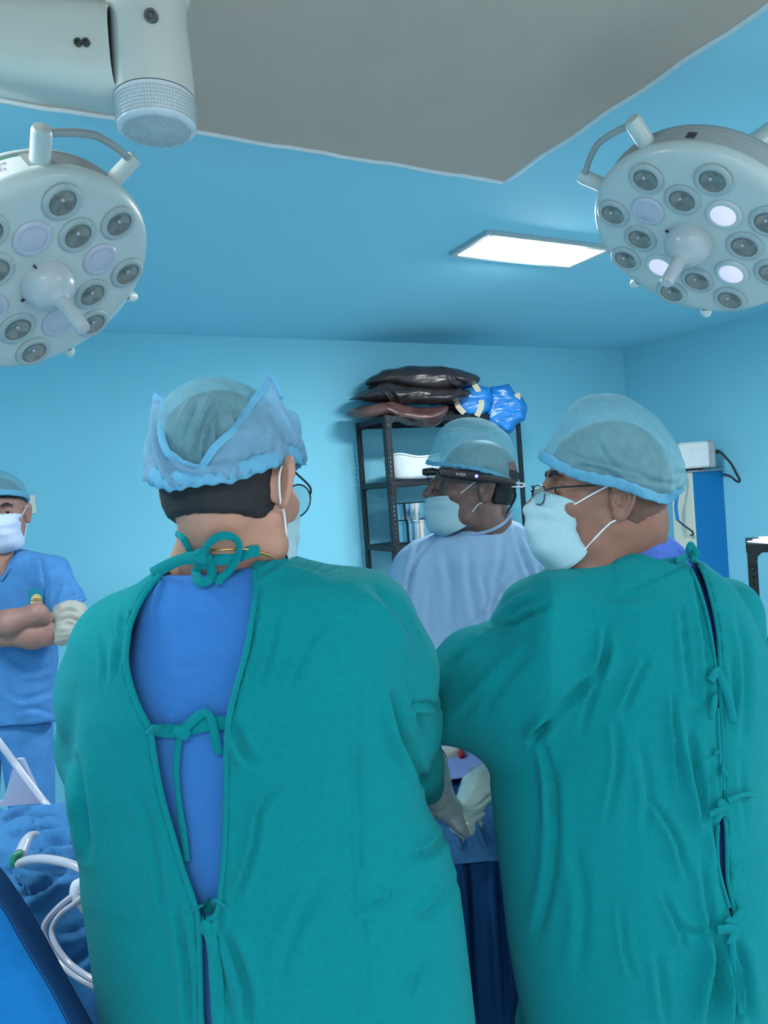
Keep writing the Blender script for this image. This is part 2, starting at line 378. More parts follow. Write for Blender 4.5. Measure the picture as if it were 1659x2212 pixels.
def loft(left, right, lev, n=2.4, extra=()):
    """body volume between two silhouettes; lev: (py, depth, half depth) rows; extra: rows (z, XL, XR, Y, ry)"""
    l2 = sorted(lev); py = [a[0] for a in l2]
    def side(pts):
        r = []
        for x, y in pts:
            q = P(x, y, np.interp(y, py, [a[1] for a in l2]))-CAM; r.append((q[2]+CAM[2], q@RH))
        return r
    zl = []
    xm = (left[0][0]+right[0][0])/2
    for a in l2: q = P(xm, a[0], a[1]); zl.append((q[2], (q-CAM)@FH, a[2]))
    L = side(left)+[(e[0], e[1]) for e in extra]; R_ = side(right)+[(e[0], e[2]) for e in extra]; zl += [(e[0], e[3], e[4]) for e in extra]
    L = np.array(sorted(L)); R_ = np.array(sorted(R_)); zl = np.array(sorted(zl))
    ztop = min(L[-1, 0], R_[-1, 0])
    def f(p):
        q = p-CAM; X = q@RH; Y = q@FH; z = p[:, 2]
        xl = np.interp(z, L[:, 0], L[:, 1]); xr = np.interp(z, R_[:, 0], R_[:, 1]); yc = np.interp(z, zl[:, 0], zl[:, 1]); ry = np.interp(z, zl[:, 0], zl[:, 2])
        rx = np.maximum((xr-xl)/2, 0.01); v = (np.abs((X-(xl+xr)/2)/rx)**n+np.abs((Y-yc)/ry)**n)**(1/n)
        d = (v-1)*np.minimum(rx, ry)
        return smax(d*0.8, z-ztop, 0.03)
    return f
def blur1(f, k): return f
def inflate(poly, Zc, w, T, sm=4):
    """rounded solid of a given outline, real thickness T each side of depth Zc, rounding width w (m)"""
    pl = cat(poly, sm, True) if sm > 1 else np.array(poly, float)
    zf = Zc if callable(Zc) else (lambda x, y: Zc)
    zm = zf(*pl.mean(0)); lo = pl.min(0)-60; hi = pl.max(0)+60
    def f(p):
        x, y, z = pix(p); zc = zf(x, y); near = (x > lo[0]) & (x < hi[0]) & (y > lo[1]) & (y < hi[1]) & (z > 0.1)
        s = np.full(len(p), 60.0); s[near] = poly2(pl, x[near], y[near]); s = s*zm/FPX
        a = np.maximum(w+s, 0)/w; return (np.sqrt(a*a+((z-zc)/T)**2)-1)*min(w, T)
    return f
def surf(name, f, lo, hi, h, m, parent=None, folds=None, wb=None, label=None, keep=None, post=None, smooth_it=0):
    V, F = nets(f, lo, hi, h)
    if folds or wb:
        N = grad(f, V)
        if wb: V = wob(V, N, *wb)
        if folds: V = fold(V, N, folds)
    if keep is not None:
        k = keep(V); F = F[k[F].all(1)]; used = np.unique(F); mp = np.full(len(V), -1); mp[used] = np.arange(len(used)); V = V[used]; F = mp[F]
    if post is not None: V = post(V)
    return obj(name, V, F, m, parent, True, label)
def bb(pts, m): pts = np.array(pts); return pts.min(0)-m, pts.max(0)+m
# ------------------------------------------------------------------ heads
def head_sdf(ear_out=0.0, nose=1.0, jaw=1.0, ear_x=0.083):
    cran = ell((0, -0.012, 0.035), (0.076, 0.097, 0.090)); face = ell((0, 0.032, -0.03), (0.061*jaw, 0.064, 0.083))
    cheek = [ell((s*0.040, 0.064, -0.018), (0.024, 0.022, 0.022)) for s in (-1, 1)]
    jawl = [chain([(s*0.056*jaw, 0.004, -0.045), (s*0.050*jaw, 0.022, -0.078), (s*0.018, 0.078, -0.100)], [0.017, 0.016, 0.017]) for s in (-1, 1)]
    chin = ell((0, 0.082, -0.098), (0.022, 0.017, 0.016)); brow = ell((0, 0.078, 0.036), (0.050, 0.018, 0.012))
    nb = chain([(0, 0.090, 0.026), (0, 0.106, -0.002), (0, 0.121, -0.024)], [0.008, 0.0095, 0.0115], 0.008)
    al = [ell((s*0.011, 0.104, -0.027), (0.008, 0.011, 0.008)) for s in (-1, 1)]
    lips = [ell((0, 0.097, -0.058), (0.024, 0.010, 0.006)), ell((0, 0.095, -0.069), (0.020, 0.011, 0.007))]
    sock = [ell((s*0.031, 0.100, 0.012), (0.019, 0.020, 0.012)) for s in (-1, 1)]
    lid = [ell((s*0.031, 0.076, 0.010), (0.0155, 0.015, 0.0125)) for s in (-1, 1)]
    slit = [ell((s*0.031, 0.094, 0.009), (0.0125, 0.010, 0.0042)) for s in (-1, 1)]
    ears = []
    for s in (-1, 1):
        # ear: rim ring, shell, lobe; tilted out from the head
        th = math.radians(24+ear_out*57); Mr = np.array([[math.cos(th)*s, math.sin(th)*1.0, 0], [0, 0, 0], [0, 0, 0]], float)
        outw = np.array([s*math.cos(th), math.sin(th)*1.0, 0.0])     # ear plane normal (outwards-forwards)
        back = np.array([s*math.sin(th), -math.cos(th), 0.0]); upv = np.array([0, 0.10, 1.0]); upv = upv/np.linalg.norm(upv)
        c = np.array([s*ear_x, -0.010, 0.0])
        ears.append((c, outw, back, upv))
    def ear(p):
        d = np.full(len(p), 1e9)
        for c, o, b, u in ears:
            q = p-c; x = q@b; y = q@u; z = q@o
            # outline: egg, wider on top
            w_ = 0.0185+0.0045*np.clip(y/0.03, -1, 1); e = np.sqrt((x/w_)**2+(y/0.033)**2)
            disk = np.maximum((e-1)*0.018, np.abs(z+0.002)-0.0028)
            rim = np.sqrt(((e-0.90)*0.019)**2+(z-0.0005-0.002*(y > 0))**2)-0.0036
            rim = np.where((x < -0.008) & (y < 0.012), 1.0, rim)
            ant = np.sqrt(((np.sqrt(((x+0.001)/0.0115)**2+((y-0.001)/0.019)**2)-0.9)*0.012)**2+(z-0.0005)**2)-0.0026
            ant = np.where((x < -0.004) & (y > -0.010), 1.0, ant)
            lobe = np.sqrt(((x+0.005)/1.0)**2+((y+0.026)/1.15)**2+(z/0.6)**2)-0.0085
            trag = np.sqrt((x+0.013)**2+((y+0.006)/1.5)**2+(z/1.0)**2)-0.0055
            dd = smin(smin(disk, rim, 0.003), smin(smin(ant, trag, 0.003), lobe, 0.006), 0.003)
            conc = np.sqrt(((x+0.006)/0.8)**2+((y+0.002)/1.2)**2+(z-0.004)**2)-0.0085
            dd = smax(dd, -conc, 0.003)
            root = np.sqrt((x+0.012)**2+(y/2.6)**2+(z+0.010)**2)-0.010
            d = np.minimum(d, smin(dd, root, 0.008))
        return d
    def f(p):
        d = smin(cran(p), face(p), 0.03)
        for g in jawl: d = smin(d, g(p), 0.022)
        for g in cheek: d = smin(d, g(p), 0.02)
        d = smin(d, chin(p), 0.016); d = smin(d, brow(p), 0.014)
        for g in sock: d = smax(d, -g(p), 0.014)
        for g in lid: d = smin(d, g(p), 0.004)
        d = smin(d, nb(p), 0.010)
        for g in al: d = smin(d, g(p), 0.006)
        for g in lips: d = smin(d, g(p), 0.005)
        for g in slit: d = smax(d, -g(p), 0.002)
        m = (np.abs(np.abs(p[:, 0])-ear_x) < 0.05) & (np.abs(p[:, 2]) < 0.06) & (np.abs(p[:, 1]) < 0.07)
        if m.any(): e = ear(p[m]); d[m] = smin(d[m], e, 0.006)
        return d
    return f
def make_body(person, hf, necks, m, h=0.0026, extra=None, hmesh=None, jaw=1.0, ear_out=0.0, ear_x=0.083):
    """one continuous skin mesh: head, neck, shoulders (and arms/hands when given)"""
    hs = hf.lift(head_sdf(ear_out, 1, jaw, ear_x)); nk = U(necks, 0.03)
    f = lambda p: smin(hs(p), nk(p), 0.02)
    lo, hi = bb([hf.w(x, y, z) for x in (-.11, .11) for y in (-.12, .14) for z in (-.2, .14)], 0.01)
    lo2 = lo.copy(); V, F = nets(f, lo, hi, h)
    Vs = [V]; Fs = [F]; b = len(V)
    if extra:
        for g, l2, h2, st in extra:
            v, q = nets(g, l2, h2, st); Vs.append(v); Fs.append(q+b); b += len(v)
    o = obj('body', np.concatenate(Vs), np.concatenate(Fs), m, person)
    # eyes
    for s in (-1, 1):
        mb = MB(); c = hf.w(s*0.031, 0.0745, 0.010); r = 0.0145*hf.sc; fw = hf.M@np.array([s*0.06, 1, -0.05])
        mb.lathe(c, fw, [(0.0001, -r)]+[(r*math.sin(a), -r*math.cos(a)) for a in np.linspace(.2, math.pi-.45, 9)], 16, mi=0)
        mb.lathe(c, fw, [(r*math.sin(a), -r*math.cos(a)) for a in (math.pi-.45, math.pi-.3, math.pi-.15)]+[(0.0001, r)], 16, mi=1)
        mb.build('eye', [M_eye, M_iris], person)
    return f
def eyebrows(person, hf, m=M_hair):
    for s in (-1, 1):
        mb = MB(); mb.tube([hf.w(s*0.014, 0.0965, 0.031), hf.w(s*0.030, 0.094, 0.037), hf.w(s*0.047, 0.080, 0.032)], [0.5, 1.1, 0.5], 8, flat=(0.009*hf.sc, 0.006*hf.sc), up=hf.M[:, 1])
        mb.build('eyebrow', m, person)
def hairmesh(person, hf, low, m=M_hair, off=0.006, h=0.004, front=0.055, name='hair'):
    """cap of hair above a hairline; low(q)-> signed, negative where hair grows"""
    cran = ell((0, -0.012, 0.035), (0.076+off, 0.097+off, 0.090+off)); fc = ell((0, -0.02, -0.015), (0.068+off, 0.078+off, 0.07))
    g = lambda p: smax(smin(cran(p), fc(p), 0.02), low(p), 0.006); f = hf.lift(g)
    lo, hi = bb([hf.w(x, y, z) for x in (-.1, .1) for y in (-.13, .11) for z in (-.1, .15)], 0.005)
    return surf(name, f, lo, hi, h, m, person, wb=(0.0012, 260, 3, (1, 1, 1)))
def mask_mesh(person, hf, m, nose_drop=0.0, W=0.064, low=-0.128, bulge=1.0, name='face_mask', side_y=0.036, zt=-0.012, zb=-0.088):
    nu, nv = 40, 30; V = []
    cv = np.array([0, .22, .45, .7, .9, 1.0]); cy = np.array([0.106, 0.132*1, 0.132, 0.126, 0.106, 0.078]); cz = np.array([0.006, -0.020, -0.045, -0.080, -0.112, low])
    if nose_drop: cz = np.array([-0.030, -0.046, -0.066, -0.090, -0.118, low]); cy = np.array([0.117, 0.124, 0.124, 0.120, 0.104, 0.075])
    for j in range(nv+1):
        v = j/nv; yc = np.interp(v, cv, cy)*1.0; zc = np.interp(v, cv, cz)
        for i in range(nu+1):
            u = -1+2*i/nu; a = u*math.pi/2; W2 = W*(1-0.10*math.sin(math.pi*v))
            x = W2*math.sin(a); c = abs(math.cos(a))**0.85
            ys = (side_y if not isinstance(side_y, tuple) else side_y[0]+(side_y[1]-side_y[0])*v)+0.006*math.sin(math.pi*v); y = ys+(yc-ys)*c
            zs = zt-nose_drop*0.3+(zb-zt)*v; z = zs+(zc-zs)*c**0.8
            pl = 0.0022*math.sin(v*math.pi*8)*(0.4+0.6*c); y += pl+0.0016*math.sin(9*u+7*v); x *= 1+0.012*math.sin(12*v+3*u)
            V.append(hf.w(x, y, z))
    F = [(j*(nu+1)+i, j*(nu+1)+i+1, (j+1)*(nu+1)+i+1, (j+1)*(nu+1)+i) for j in range(nv) for i in range(nu)]
    sy0, sy1 = side_y if isinstance(side_y, tuple) else (side_y, side_y)
    o = obj(name, V, F, m, person); md = o.modifiers.new('thick', 'SOLIDIFY'); md.thickness = 0.0016
    for s in (-1, 1):
        mb = MB(); r = 0.0014*hf.sc
        mb.tube([hf.w(s*W*.98, sy0+.002, zt-nose_drop*.3-.002), hf.w(s*0.083, 0.006, 0.024), hf.w(s*0.088, -0.014, 0.020), hf.w(s*0.088, -0.022, 0.0),
                 hf.w(s*0.085, -0.014, -0.030), hf.w(s*0.078, 0.006, -0.040), hf.w(s*W*.98, sy1+.004, zb+.002)], r, 6, smooth=4)
        mb.build('ear_loop', M_loop, o)
    return o
def glasses(person, hf, m, rim='half', y=0.118, w=0.026, hh=0.019, zc=0.006, ytemple=None):
    g = None
    for s in (-1, 1):
        mb = MB(); n = 26; pts = []
        for i in range(n+1):
            a = 2*math.pi*i/n; e = 0.62 if rim != 'round' else 1.0
            cx = math.copysign(abs(math.cos(a))**e, math.cos(a))*w; cz = math.copysign(abs(math.sin(a))**e, math.sin(a))*hh
            x = s*(0.034)+cx; pts.append((x, y-0.25*max(0, abs(x)-.02), zc+cz))
        W = [hf.w(*q) for q in pts]; mb.tube(W, 0.0012*hf.sc, 6, smooth=1)
        if g is None:
            mb.tube([hf.w(-0.009, y, zc+.004), hf.w(0, y+.003, zc+.008), hf.w(0.009, y, zc+.004)], 0.0013*hf.sc, 6)
            g = mb.build('glasses', m, person)
        else: mb.build('rim', m, g)
        lb = MB(); c = hf.w(s*.034, y-.004, zc); lb.add([c]+W[:-1], [(0, i+1, (i+1) % n+1) for i in range(n)]); lb.build('lens', M_glass, g)
        tb = MB(); tb.tube([hf.w(s*(0.034+w), y-0.009, zc+.008), hf.w(s*0.070, y-.03, zc+.014), hf.w(s*0.080, 0.03, zc+.022), hf.w(s*0.083, -0.008, 0.030), hf.w(s*0.081, -0.040, 0.012)], 0.0016*hf.sc, 6, smooth=5)
        tb.build('temple', M_black, g)
    return g
def hand(fr, s, curl=0.5, ln=1.0):
    """palm and five fingers; frame origin at the wrist, y along the palm, z out of its back"""
    fs = [chain([fr.w(0, 0, 0), fr.w(0, 0.03, 0)], [0.027, 0.028]), ell(fr.w(0, 0.052, 0), np.array((0.042, 0.048, 0.017))*fr.sc, fr.M)]
    for i, (x, L) in enumerate(((-0.031, 0.072), (-0.011, 0.082), (0.010, 0.077), (0.029, 0.060))):
        x *= -s; a = fr.w(x, 0.088, 0); c = curl*1.1; b = fr.w(x*1.08, 0.088+L*.45*math.cos(c*.6), -L*.45*math.sin(c*.6))
        d = fr.w(x*1.1, 0.088+L*.45*math.cos(c*.6)+L*.32*math.cos(c*1.5), -L*.45*math.sin(c*.6)-L*.32*math.sin(c*1.5))
        e = fr.w(x*1.1, 0.088+L*.45*math.cos(c*.6)+L*.32*math.cos(c*1.5)+L*.25*math.cos(c*2.2), -L*.45*math.sin(c*.6)-L*.32*math.sin(c*1.5)-L*.25*math.sin(c*2.2))
        fs.append(chain([fr.w(x*.8, 0.06, 0), a, b, d, e], [0.010, 0.0098, 0.0092, 0.0085, 0.0075], 0.004))
    t = -s*-1
    fs.append(chain([fr.w(-s*0.024*1, 0.02, -0.004), fr.w(-s*0.052, 0.052, -0.014), fr.w(-s*0.062, 0.086, -0.026), fr.w(-s*0.058, 0.108, -0.034)], [0.014, 0.012, 0.0105, 0.009], 0.006))
    return U(fs, 0.008)
def frame_dir(o, d, nrm, sc=1.0):
    f = Fr(o); y = n3(d); z = n3(np.asarray(nrm)-y*(np.asarray(nrm)@y)); x = np.cross(y, z); f.M = np.stack([x, y, z], 1); f.sc = sc; return f
def legs(person, X, Y, yaw, m, top=0.95, sc=1.0, wd=0.10, bottom=0.06):
    fr = Fr(CAM+RH*X+FH*Y-UP*CAM[2], yaw, 0, 0, 1)
    g = [chain([fr.w(s*wd, 0, top-.05), fr.w(s*wd*1.05, 0.01, 0.50), fr.w(s*wd*1.1, -0.01, 0.08)], [0.095, 0.075, 0.065], 0.02) for s in (-1, 1)]+[ell(fr.w(0, 0, top-.03), (0.165, 0.12, 0.10), fr.M)]
    f0 = U(g, 0.03); f = lambda p: smax(f0(p), 0.045-p[:, 2], 0.01)
    lo, hi = bb([fr.w(x, y, z) for x in (-.24, .24) for y in (-.2, .2) for z in (0.0, top+.1)], 0.02)
    surf('scrub_trousers', f, lo, hi, 0.011, m, person, wb=(0.006, 30, 5))
    for s in (-1, 1):
        g2 = U([ell(fr.w(s*wd*1.1, 0.03, 0.045), (0.045, 0.09, 0.05), fr.M), ell(fr.w(s*wd*1.1, 0.11, 0.032), (0.044, 0.07, 0.036), fr.M)], 0.03)
        ff = lambda p, g2=g2: smax(g2(p), 0.001-p[:, 2], 0.006)
        lo, hi = bb([fr.w(s*wd*1.1+x, y, z) for x in (-.06, .06) for y in (-.08, .2) for z in (0, .1)], 0.01)
        surf('shoe', ff, lo, hi, 0.007, M_shoe, person)
def ground(px, Z): q = P(px, 1100, Z); return (q[0], q[1], 0.0)
def cap_band(person, cap, f, hf, pl, m, th=0.004, wd=0.012, h=0.003, box=None):
    """elastic edge: strip of the cap surface next to its cut plane pl(p)"""
    g = lambda p: smax(np.abs(f(p)-0.001)-th/2-0.0012*0, np.abs(pl(p))-wd, 0.003)
    return surf('elastic_band', g, box[0], box[1], h, m, cap, wb=(0.0022, 420, 6, (1, 1, .3)))
# ------------------------------------------------------------------ the room
YW, XR, XL, YB = 3.859*S, 4.061*S, -1.9, -1.8
def wallbox(name, c, h, m):
    mb = MB(); mb.box(c, [1, 0, 0], [0, 1, 0], UP, *h); return struct(mb.build(name, m, smooth=False))
wallbox('floor', ((XL+XR)/2, (YW+YB)/2, -0.05), ((XR-XL)/2+.2, (YW-YB)/2+.2, 0.05), M_floor)
wallbox('ceiling', ((XL+XR)/2, (YW+YB)/2, CEIL+0.05), ((XR-XL)/2+.2, (YW-YB)/2+.2, 0.05), M_ceil)
wallbox('wall_far', ((XL+XR)/2, YW+0.05, CEIL/2), ((XR-XL)/2+.2, 0.05, CEIL/2), M_wall)
wallbox('wall_right', (XR+0.05, (YW+YB)/2, CEIL/2), (0.05, (YW-YB)/2, CEIL/2), M_wall)
wallbox('wall_left', (XL-0.05, (YW+YB)/2, CEIL/2), (0.05, (YW-YB)/2, CEIL/2), M_wall)
# dropped grey slab around the surgical light mount
SX, SY = 1.382*S, 1.727*S
def slab():
    mb = MB(); n = 60; z0, z1 = CEIL-0.022, CEIL+0.002; x0, y0 = -1.55, -0.55; edge = []
    for i in range(n): t = i/n; edge.append((x0+(SX-x0)*t, SY+0.0035*math.sin(t*70)+0.002*math.sin(t*171)))
    for i in range(n): t = i/n; edge.append((SX+0.004*math.sin(t*60)+0.002*math.sin(t*190), SY+(y0-SY)*t))
    edge += [(SX, y0), (x0, y0)]
    mb.prism([(x, y, z0) for x, y in edge][::-1], UP, z1-z0); struct(mb.build('ceiling_slab', M_slab, smooth=False))
    e = MB(); k = edge[1:2*n]
    e.tube([(x, y, z0+.002) for x, y in k], 0.0085, 6, smooth=1); struct(e.build('trim_1', M_edge))
slab()
# ceiling lights
def ceiling_light(x, y, sx, sy, label):
    t = empty('ceiling_light', (x+sx/2, y+sy/2, CEIL), label, 'light'); c = np.array([x+sx/2, y+sy/2, CEIL])
    mb = MB(); w = 0.026
    for i in (-1, 1):
        mb.box(c+[i*(sx/2-w/2), 0, -.008], [1, 0, 0], [0, 1, 0], UP, w/2, sy/2, 0.010, 0.003)
        mb.box(c+[0, i*(sy/2-w/2), -.008], [1, 0, 0], [0, 1, 0], UP, sx/2-w, w/2, 0.010, 0.003)
    mb.build('frame', M_frame, t, smooth=False)
    V = []; nu = 24
    for j in range(nu+1):
        for i in range(nu+1):
            u, v = -1+2*i/nu, -1+2*j/nu; V.append(c+[u*(sx/2-w), v*(sy/2-w), -0.006-0.034*((1-u*u)*(1-v*v))**.5])
    obj('diffuser', V, [(j*(nu+1)+i, (j+1)*(nu+1)+i, (j+1)*(nu+1)+i+1, j*(nu+1)+i+1) for j in range(nu) for i in range(nu)], M_panel, t)
    return t
ceiling_light(LX, LY, LSX, LSY, 'bright white rectangular ceiling light glowing between the two surgical lamps')
# wall switch
def wall_thing(px, py): r = ray(px, py); return CAM+r*((YW-0.0)/r[1])
c = wall_thing(48, 1091); t = empty('wall_switch', c-[0, .012, .055], 'white wall switch plate beside the head of the person with crossed arms', 'switch')
mb = MB(); mb.box(c-[0, .006, 0], [1, 0, 0], [0, 1, 0], UP, 0.062, 0.0065, 0.048, 0.004); mb.build('plate', M_cream, t, smooth=False)
for dx in (-.022, .024):
    mb = MB(); mb.box(c+[dx, -.015, 0], [1, 0, 0], [0, 1, 0], UP, 0.016, 0.005, 0.027, 0.003); mb.build('rocker', M_bead, t, smooth=False)
# ------------------------------------------------------------------ surgical lamps
def surgical_lamp(C, n, th, L, label, lit, arm_to, knobs, nubs):
    C = CAM+np.array(C); n = n3(n); a = n3(np.cross(n, [0, 1, 0.])); b = np.cross(n, a); r1 = 0.125; Rr = 0.252
    e = lambda t: a*math.cos(t+th)+b*math.sin(t+th)
    t = empty('surgical_lamp', C, label, 'surgical light', 'surgical lamps over the table')
    mb = MB(); mb.lathe(C, n, [(0.0001, -0.001), (Rr*.80, -0.002), (Rr*.90, -0.004), (Rr*.965, -0.010), (Rr, -0.022), (Rr*1.0, -0.032), (Rr*.985, -0.040)], 96); mb.build('face_plate', M_lamp, t)
    mb = MB(); mb.lathe(C, n, [(Rr*.985, -0.038), (Rr*.985, -0.074), (Rr*.965, -0.078), (Rr*.975, -0.084), (Rr*.955, -0.096), (Rr*.85, -0.112), (Rr*.4, -0.128), (0.0001, -0.130)], 96); mb.build('housing', M_lampd, t)
    for ring, rr, ph in ((0, r1, 0), (1, 1.56*r1, .5)):
        for k in range(8):
            ct = C+e((k+ph)*math.pi/4)*rr; isw = ring == 0 and k % 2 == 1
            R0 = 0.0395 if isw else (0.040 if ring else 0.041)
            mb = MB(); mb.lathe(ct, n, [(R0*.70, -.001), (R0*.72, 0.0035), (R0*.80, 0.0045), (R0*.93, 0.004), (R0, 0.0015), (R0*1.02, -0.001)], 40)
            rg = mb.build('lens_ring', M_lensv if isw and k not in lit else (M_lamp if isw else M_ring), t)
            q = MB(); R2 = R0*(.82 if isw else .72)
            if isw: q.lathe(ct, n, [(0.0001, 0.0045), (R2*.8, 0.0042), (R2, 0.001)], 32)
            else: q.lathe(ct, n, [(0.0001, -0.0005), (R2*.35, 0.0005), (R2*.8, 0.0035), (R2, 0.0005)], 32)
            q.build('lens', M_lenslit if isw and k in lit else (M_lensv if isw else M_lens), rg)
            if not isw:
                q = MB(); q.lathe(ct+e(.6)*.006, n, [(0.0001, .0042), (.0028, .0039), (.004, .001)], 12); q.build('lens_highlight_bead', M_lensv, rg)  # pale bead shaped as the glint on a dark lens
    mb = MB(); mb.lathe(C, n, [(.0555, -.001), (.0555, .006), (.053, .020), (.046, .034), (.034, .044), (.022, .050), (.0165, .056), (.0158, .075), (.0152, L+.02), (.0135, L+.024), (.0001, L+.0245)], 48)
    hd = mb.build('sterile_handle', M_handle, t)
    for q_ in (1.0, 2.6):
        mb = MB(); ct = C+e(q_)*.0575+n*.002; mb.box(ct, e(q_), np.cross(n, e(q_)), n, .006, .0018, .0018); mb.build('handle_mark', M_black, hd, smooth=False)
    # grip bar on the rim: two posts and a curved bar
    for (a0, a1) in knobs:
        P0 = C+e(a0)*(Rr*.93)-n*.052; P1 = C+e(a1)*(Rr*.93)-n*.052
        gm = MB(); pts = []
        for q_ in np.linspace(a0, a1, 9): pts.append(C+e(q_)*(Rr+.058-.010*abs(2*(q_-a0)/(a1-a0)-1))-n*.052)
        gm.tube(pts, 0.0075, 10); gp = gm.build('grip_bar', M_lampd, t)
        for q_, rad in ((a0, .0185), (a1, .0165)):
            pm = MB(); d = e(q_); pm.lathe(C+d*(Rr*.90)-n*.052, d, [(rad, 0), (rad, .078), (rad*.85, .086), (.0001, .088)], 28); pm.build('grip_post', M_lamp, gp)
    for q_ in nubs:
        pm = MB(); d = e(q_); pm.lathe(C+d*Rr*.97-n*.022, d, [(.013, 0), (.013, .022), (.009, .031), (.0001, .033)], 20); pm.build('rim_knob', M_bead, t)
    # yoke and arm behind the lamp
    pm = MB(); bk = C-n*.13; pm.lathe(bk+n*.01, -n, [(.045, 0), (.045, .05), (.03, .07), (.0001, .072)], 32)
    pm.tube([bk-n*.05]+[np.array(q) for q in arm_to], 0.028, 16); pm.build('suspension_arm', M_arm, t)
    return t, C, n, e, Rr
post_c = P(334, 282, 1.13)
CENTER = np.array([post_c[0], post_c[1]])

tR, CRl, nR, eR, Rr = surgical_lamp((1.498, 1.196, .538), (-.624, .068, -.778), 2.662, .103, 'surgical lamp at the right with three of its white lenses lit', (7, 5, 3),
    [(1.75, 1.15, 2.43), (1.95, 1.0, 2.48), (1.9, .7, 2.48), (1.7, .5, 2.48)], [(.36, 1.10)], [2.35, 3.13])
tL, CLl, nL, eL, Rr = surgical_lamp((.137, 1.683, .489), (.416, -.473, -.776), .780, .114, 'surgical lamp at the left, unlit, with a calibration sticker on its rim', (),
    [(-.15, 1.9, 2.36), (-.35, 1.9, 2.45), (-.5, 1.5, 2.46), (-.45, 1.0, 2.46)], [(.485, -.227)], [-1.54, -2.32])
def curved_patch(name, C, n, e, R, a0, a1, h0, h1, m, parent, lift=.0012):
    V = []; k = 14
    for j in (0, 1):
        for i in range(k+1): V.append(C+e(a0+(a1-a0)*i/k)*(R+lift)+n*(h0 if j == 0 else h1))
    return obj(name, V, [(i, i+1, k+2+i, k+1+i) for i in range(k)], m, parent)
stk = curved_patch('calibration_sticker', CLl, nL, eL, Rr*.985, 1.02, .60, -.030, -.073, M_bead, tL)
curved_patch('print_band', CLl, nL, eL, Rr*.985, 1.02, .60, -.030, -.0365, M_navy, stk, .0017)
curved_patch('print_band', CLl, nL, eL, Rr*.985, 1.02, .60, -.070, -.073, M_green, stk, .0017)
def text_on(name, s, size, place, m, parent, ext=.0002):
    """flat lettering laid on a surface; place(x, y) -> world point"""
    c = bpy.data.curves.new('t', 'FONT'); c.body = s; c.size = size; c.extrude = ext; c.align_x = 'LEFT'; c.resolution_u = 2
    o = bpy.data.objects.new('t', c); COL.objects.link(o); dg = bpy.context.evaluated_depsgraph_get(); me = bpy.data.meshes.new_from_object(o.evaluated_get(dg))
    V = [place(v.co.x, v.co.y, v.co.z) for v in me.vertices]; F = [tuple(p.vertices) for p in me.polygons]
    bpy.data.objects.remove(o); bpy.data.curves.remove(c); bpy.data.meshes.remove(me)
    return obj(name, V, F, m, parent, smooth=False)
def stick_place(a0, h0):
    return lambda x, y, z: CLl+eL(a0-x/(Rr*.985))*(Rr*.985+.0022+z)+nL*(h0-y)
text_on('lettering', 'CALIBRATED', .0068, stick_place(.93, -.0310), M_white, stk)
for r_, (tx, hh_) in enumerate((('Service No', -.064), ('Sr. No', -.059), ('Date', -.054), ('Due', -.049), ('Sign', -.042))):
    text_on('lettering', tx, .0042, stick_place(1.0, hh_), M_dark, stk)
for tx, hh_ in (('INSPECTED', -.058), ('03-08', -.052), ('12-21-22', -.046)): text_on('lettering', tx, .0052, stick_place(.83, hh_), M_navy, stk)
curved_patch('rim_label', CRl, nR, eR, Rr*.985, -.10, -.02, -.045, -.062, M_dark, tR)
# column with its arm, top left
col = empty('lamp_column', (post_c[0], post_c[1], P(340, 286, 1.13)[2]), 'white round column with a broad arm hanging from the ceiling above the left lamp', 'lamp mount')
zb = P(340, 284, 1.13)[2]; pc = np.array([P(340, 284, 1.13)[0], P(340, 284, 1.13)[1], 0])
mb = MB(); z0 = zb; mb.lathe(pc, UP, [(.0595, z0+.048), (.0600, z0+.075), (.0585, z0+.12), (.0565, z0+.16), (.0575, z0+.185), (.0600, z0+.20), (.0640, z0+.203), (.0640, CEIL-.001)], 48); mb.build('column_tube', M_arm, col)
mb = MB(); mb.lathe(pc, UP, [(.0001, z0), (.054, z0+.0005), (.0585, z0+.004), (.0600, z0+.044), (.0592, z0+.047)], 48); cp = mb.build('perforated_cap', M_mesh, col)
dm = MB()
for j in range(7):
    for i in range(80):
        t_ = 2*math.pi*i/80; d = np.array([math.cos(t_), math.sin(t_), 0]); r_ = .0592+.0012*(j/7)
        dm.box(pc+d*(r_)+UP*(z0+.008+j*.0052), np.cross(d, UP), d, UP, .0013, .0006, .0014)
for i in range(-12, 13):
    for j in range(-12, 13):
        if i*i+j*j < 138: dm.box(pc+np.array([i*.0044, j*.0044, z0-.0003]), RH, FH, UP, .0013, .0008, .0006)
o = dm.build('grille_dimples', M_ring, cp, smooth=False); o['kind'] = 'stuff'
s_ = MB(); c = P(326, 34, 1.13-.061); s_.lathe(c, -FH-.2*UP, [(.0001, .001), (.004, .001), (.0055, .003), (.0095, .003), (.0098, -.004)], 20); s_.build('screw', M_screw, col)
mb = MB(); sec = []
for k, (px, ya, yb, Z) in enumerate(((-620, -15, 112, 1.16), (-300, 6, 152, 1.14), (0, 18, 195, 1.13), (150, 23, 217, 1.13), (235, 26, 232, 1.13), (262, 40, 225, 1.13))):
    A = P(px, ya, Z); B = P(px, yb, Z); c = (A+B)/2; h_ = abs((A-B)@UP)/2
    for i in range(24):
        t_ = 2*math.pi*i/24; q1, q2 = math.cos(t_), math.sin(t_); sec.append(c+UP*h_*math.copysign(abs(q1)**.55, q1)+FH*.052*math.copysign(abs(q2)**.55, q2))
mb.add(sec, [(k*24+i, k*24+(i+1) % 24, (k+1)*24+(i+1) % 24, (k+1)*24+i) for k in range(5) for i in range(24)]+[tuple(range(24))]); mb.build('arm', M_arm, col)
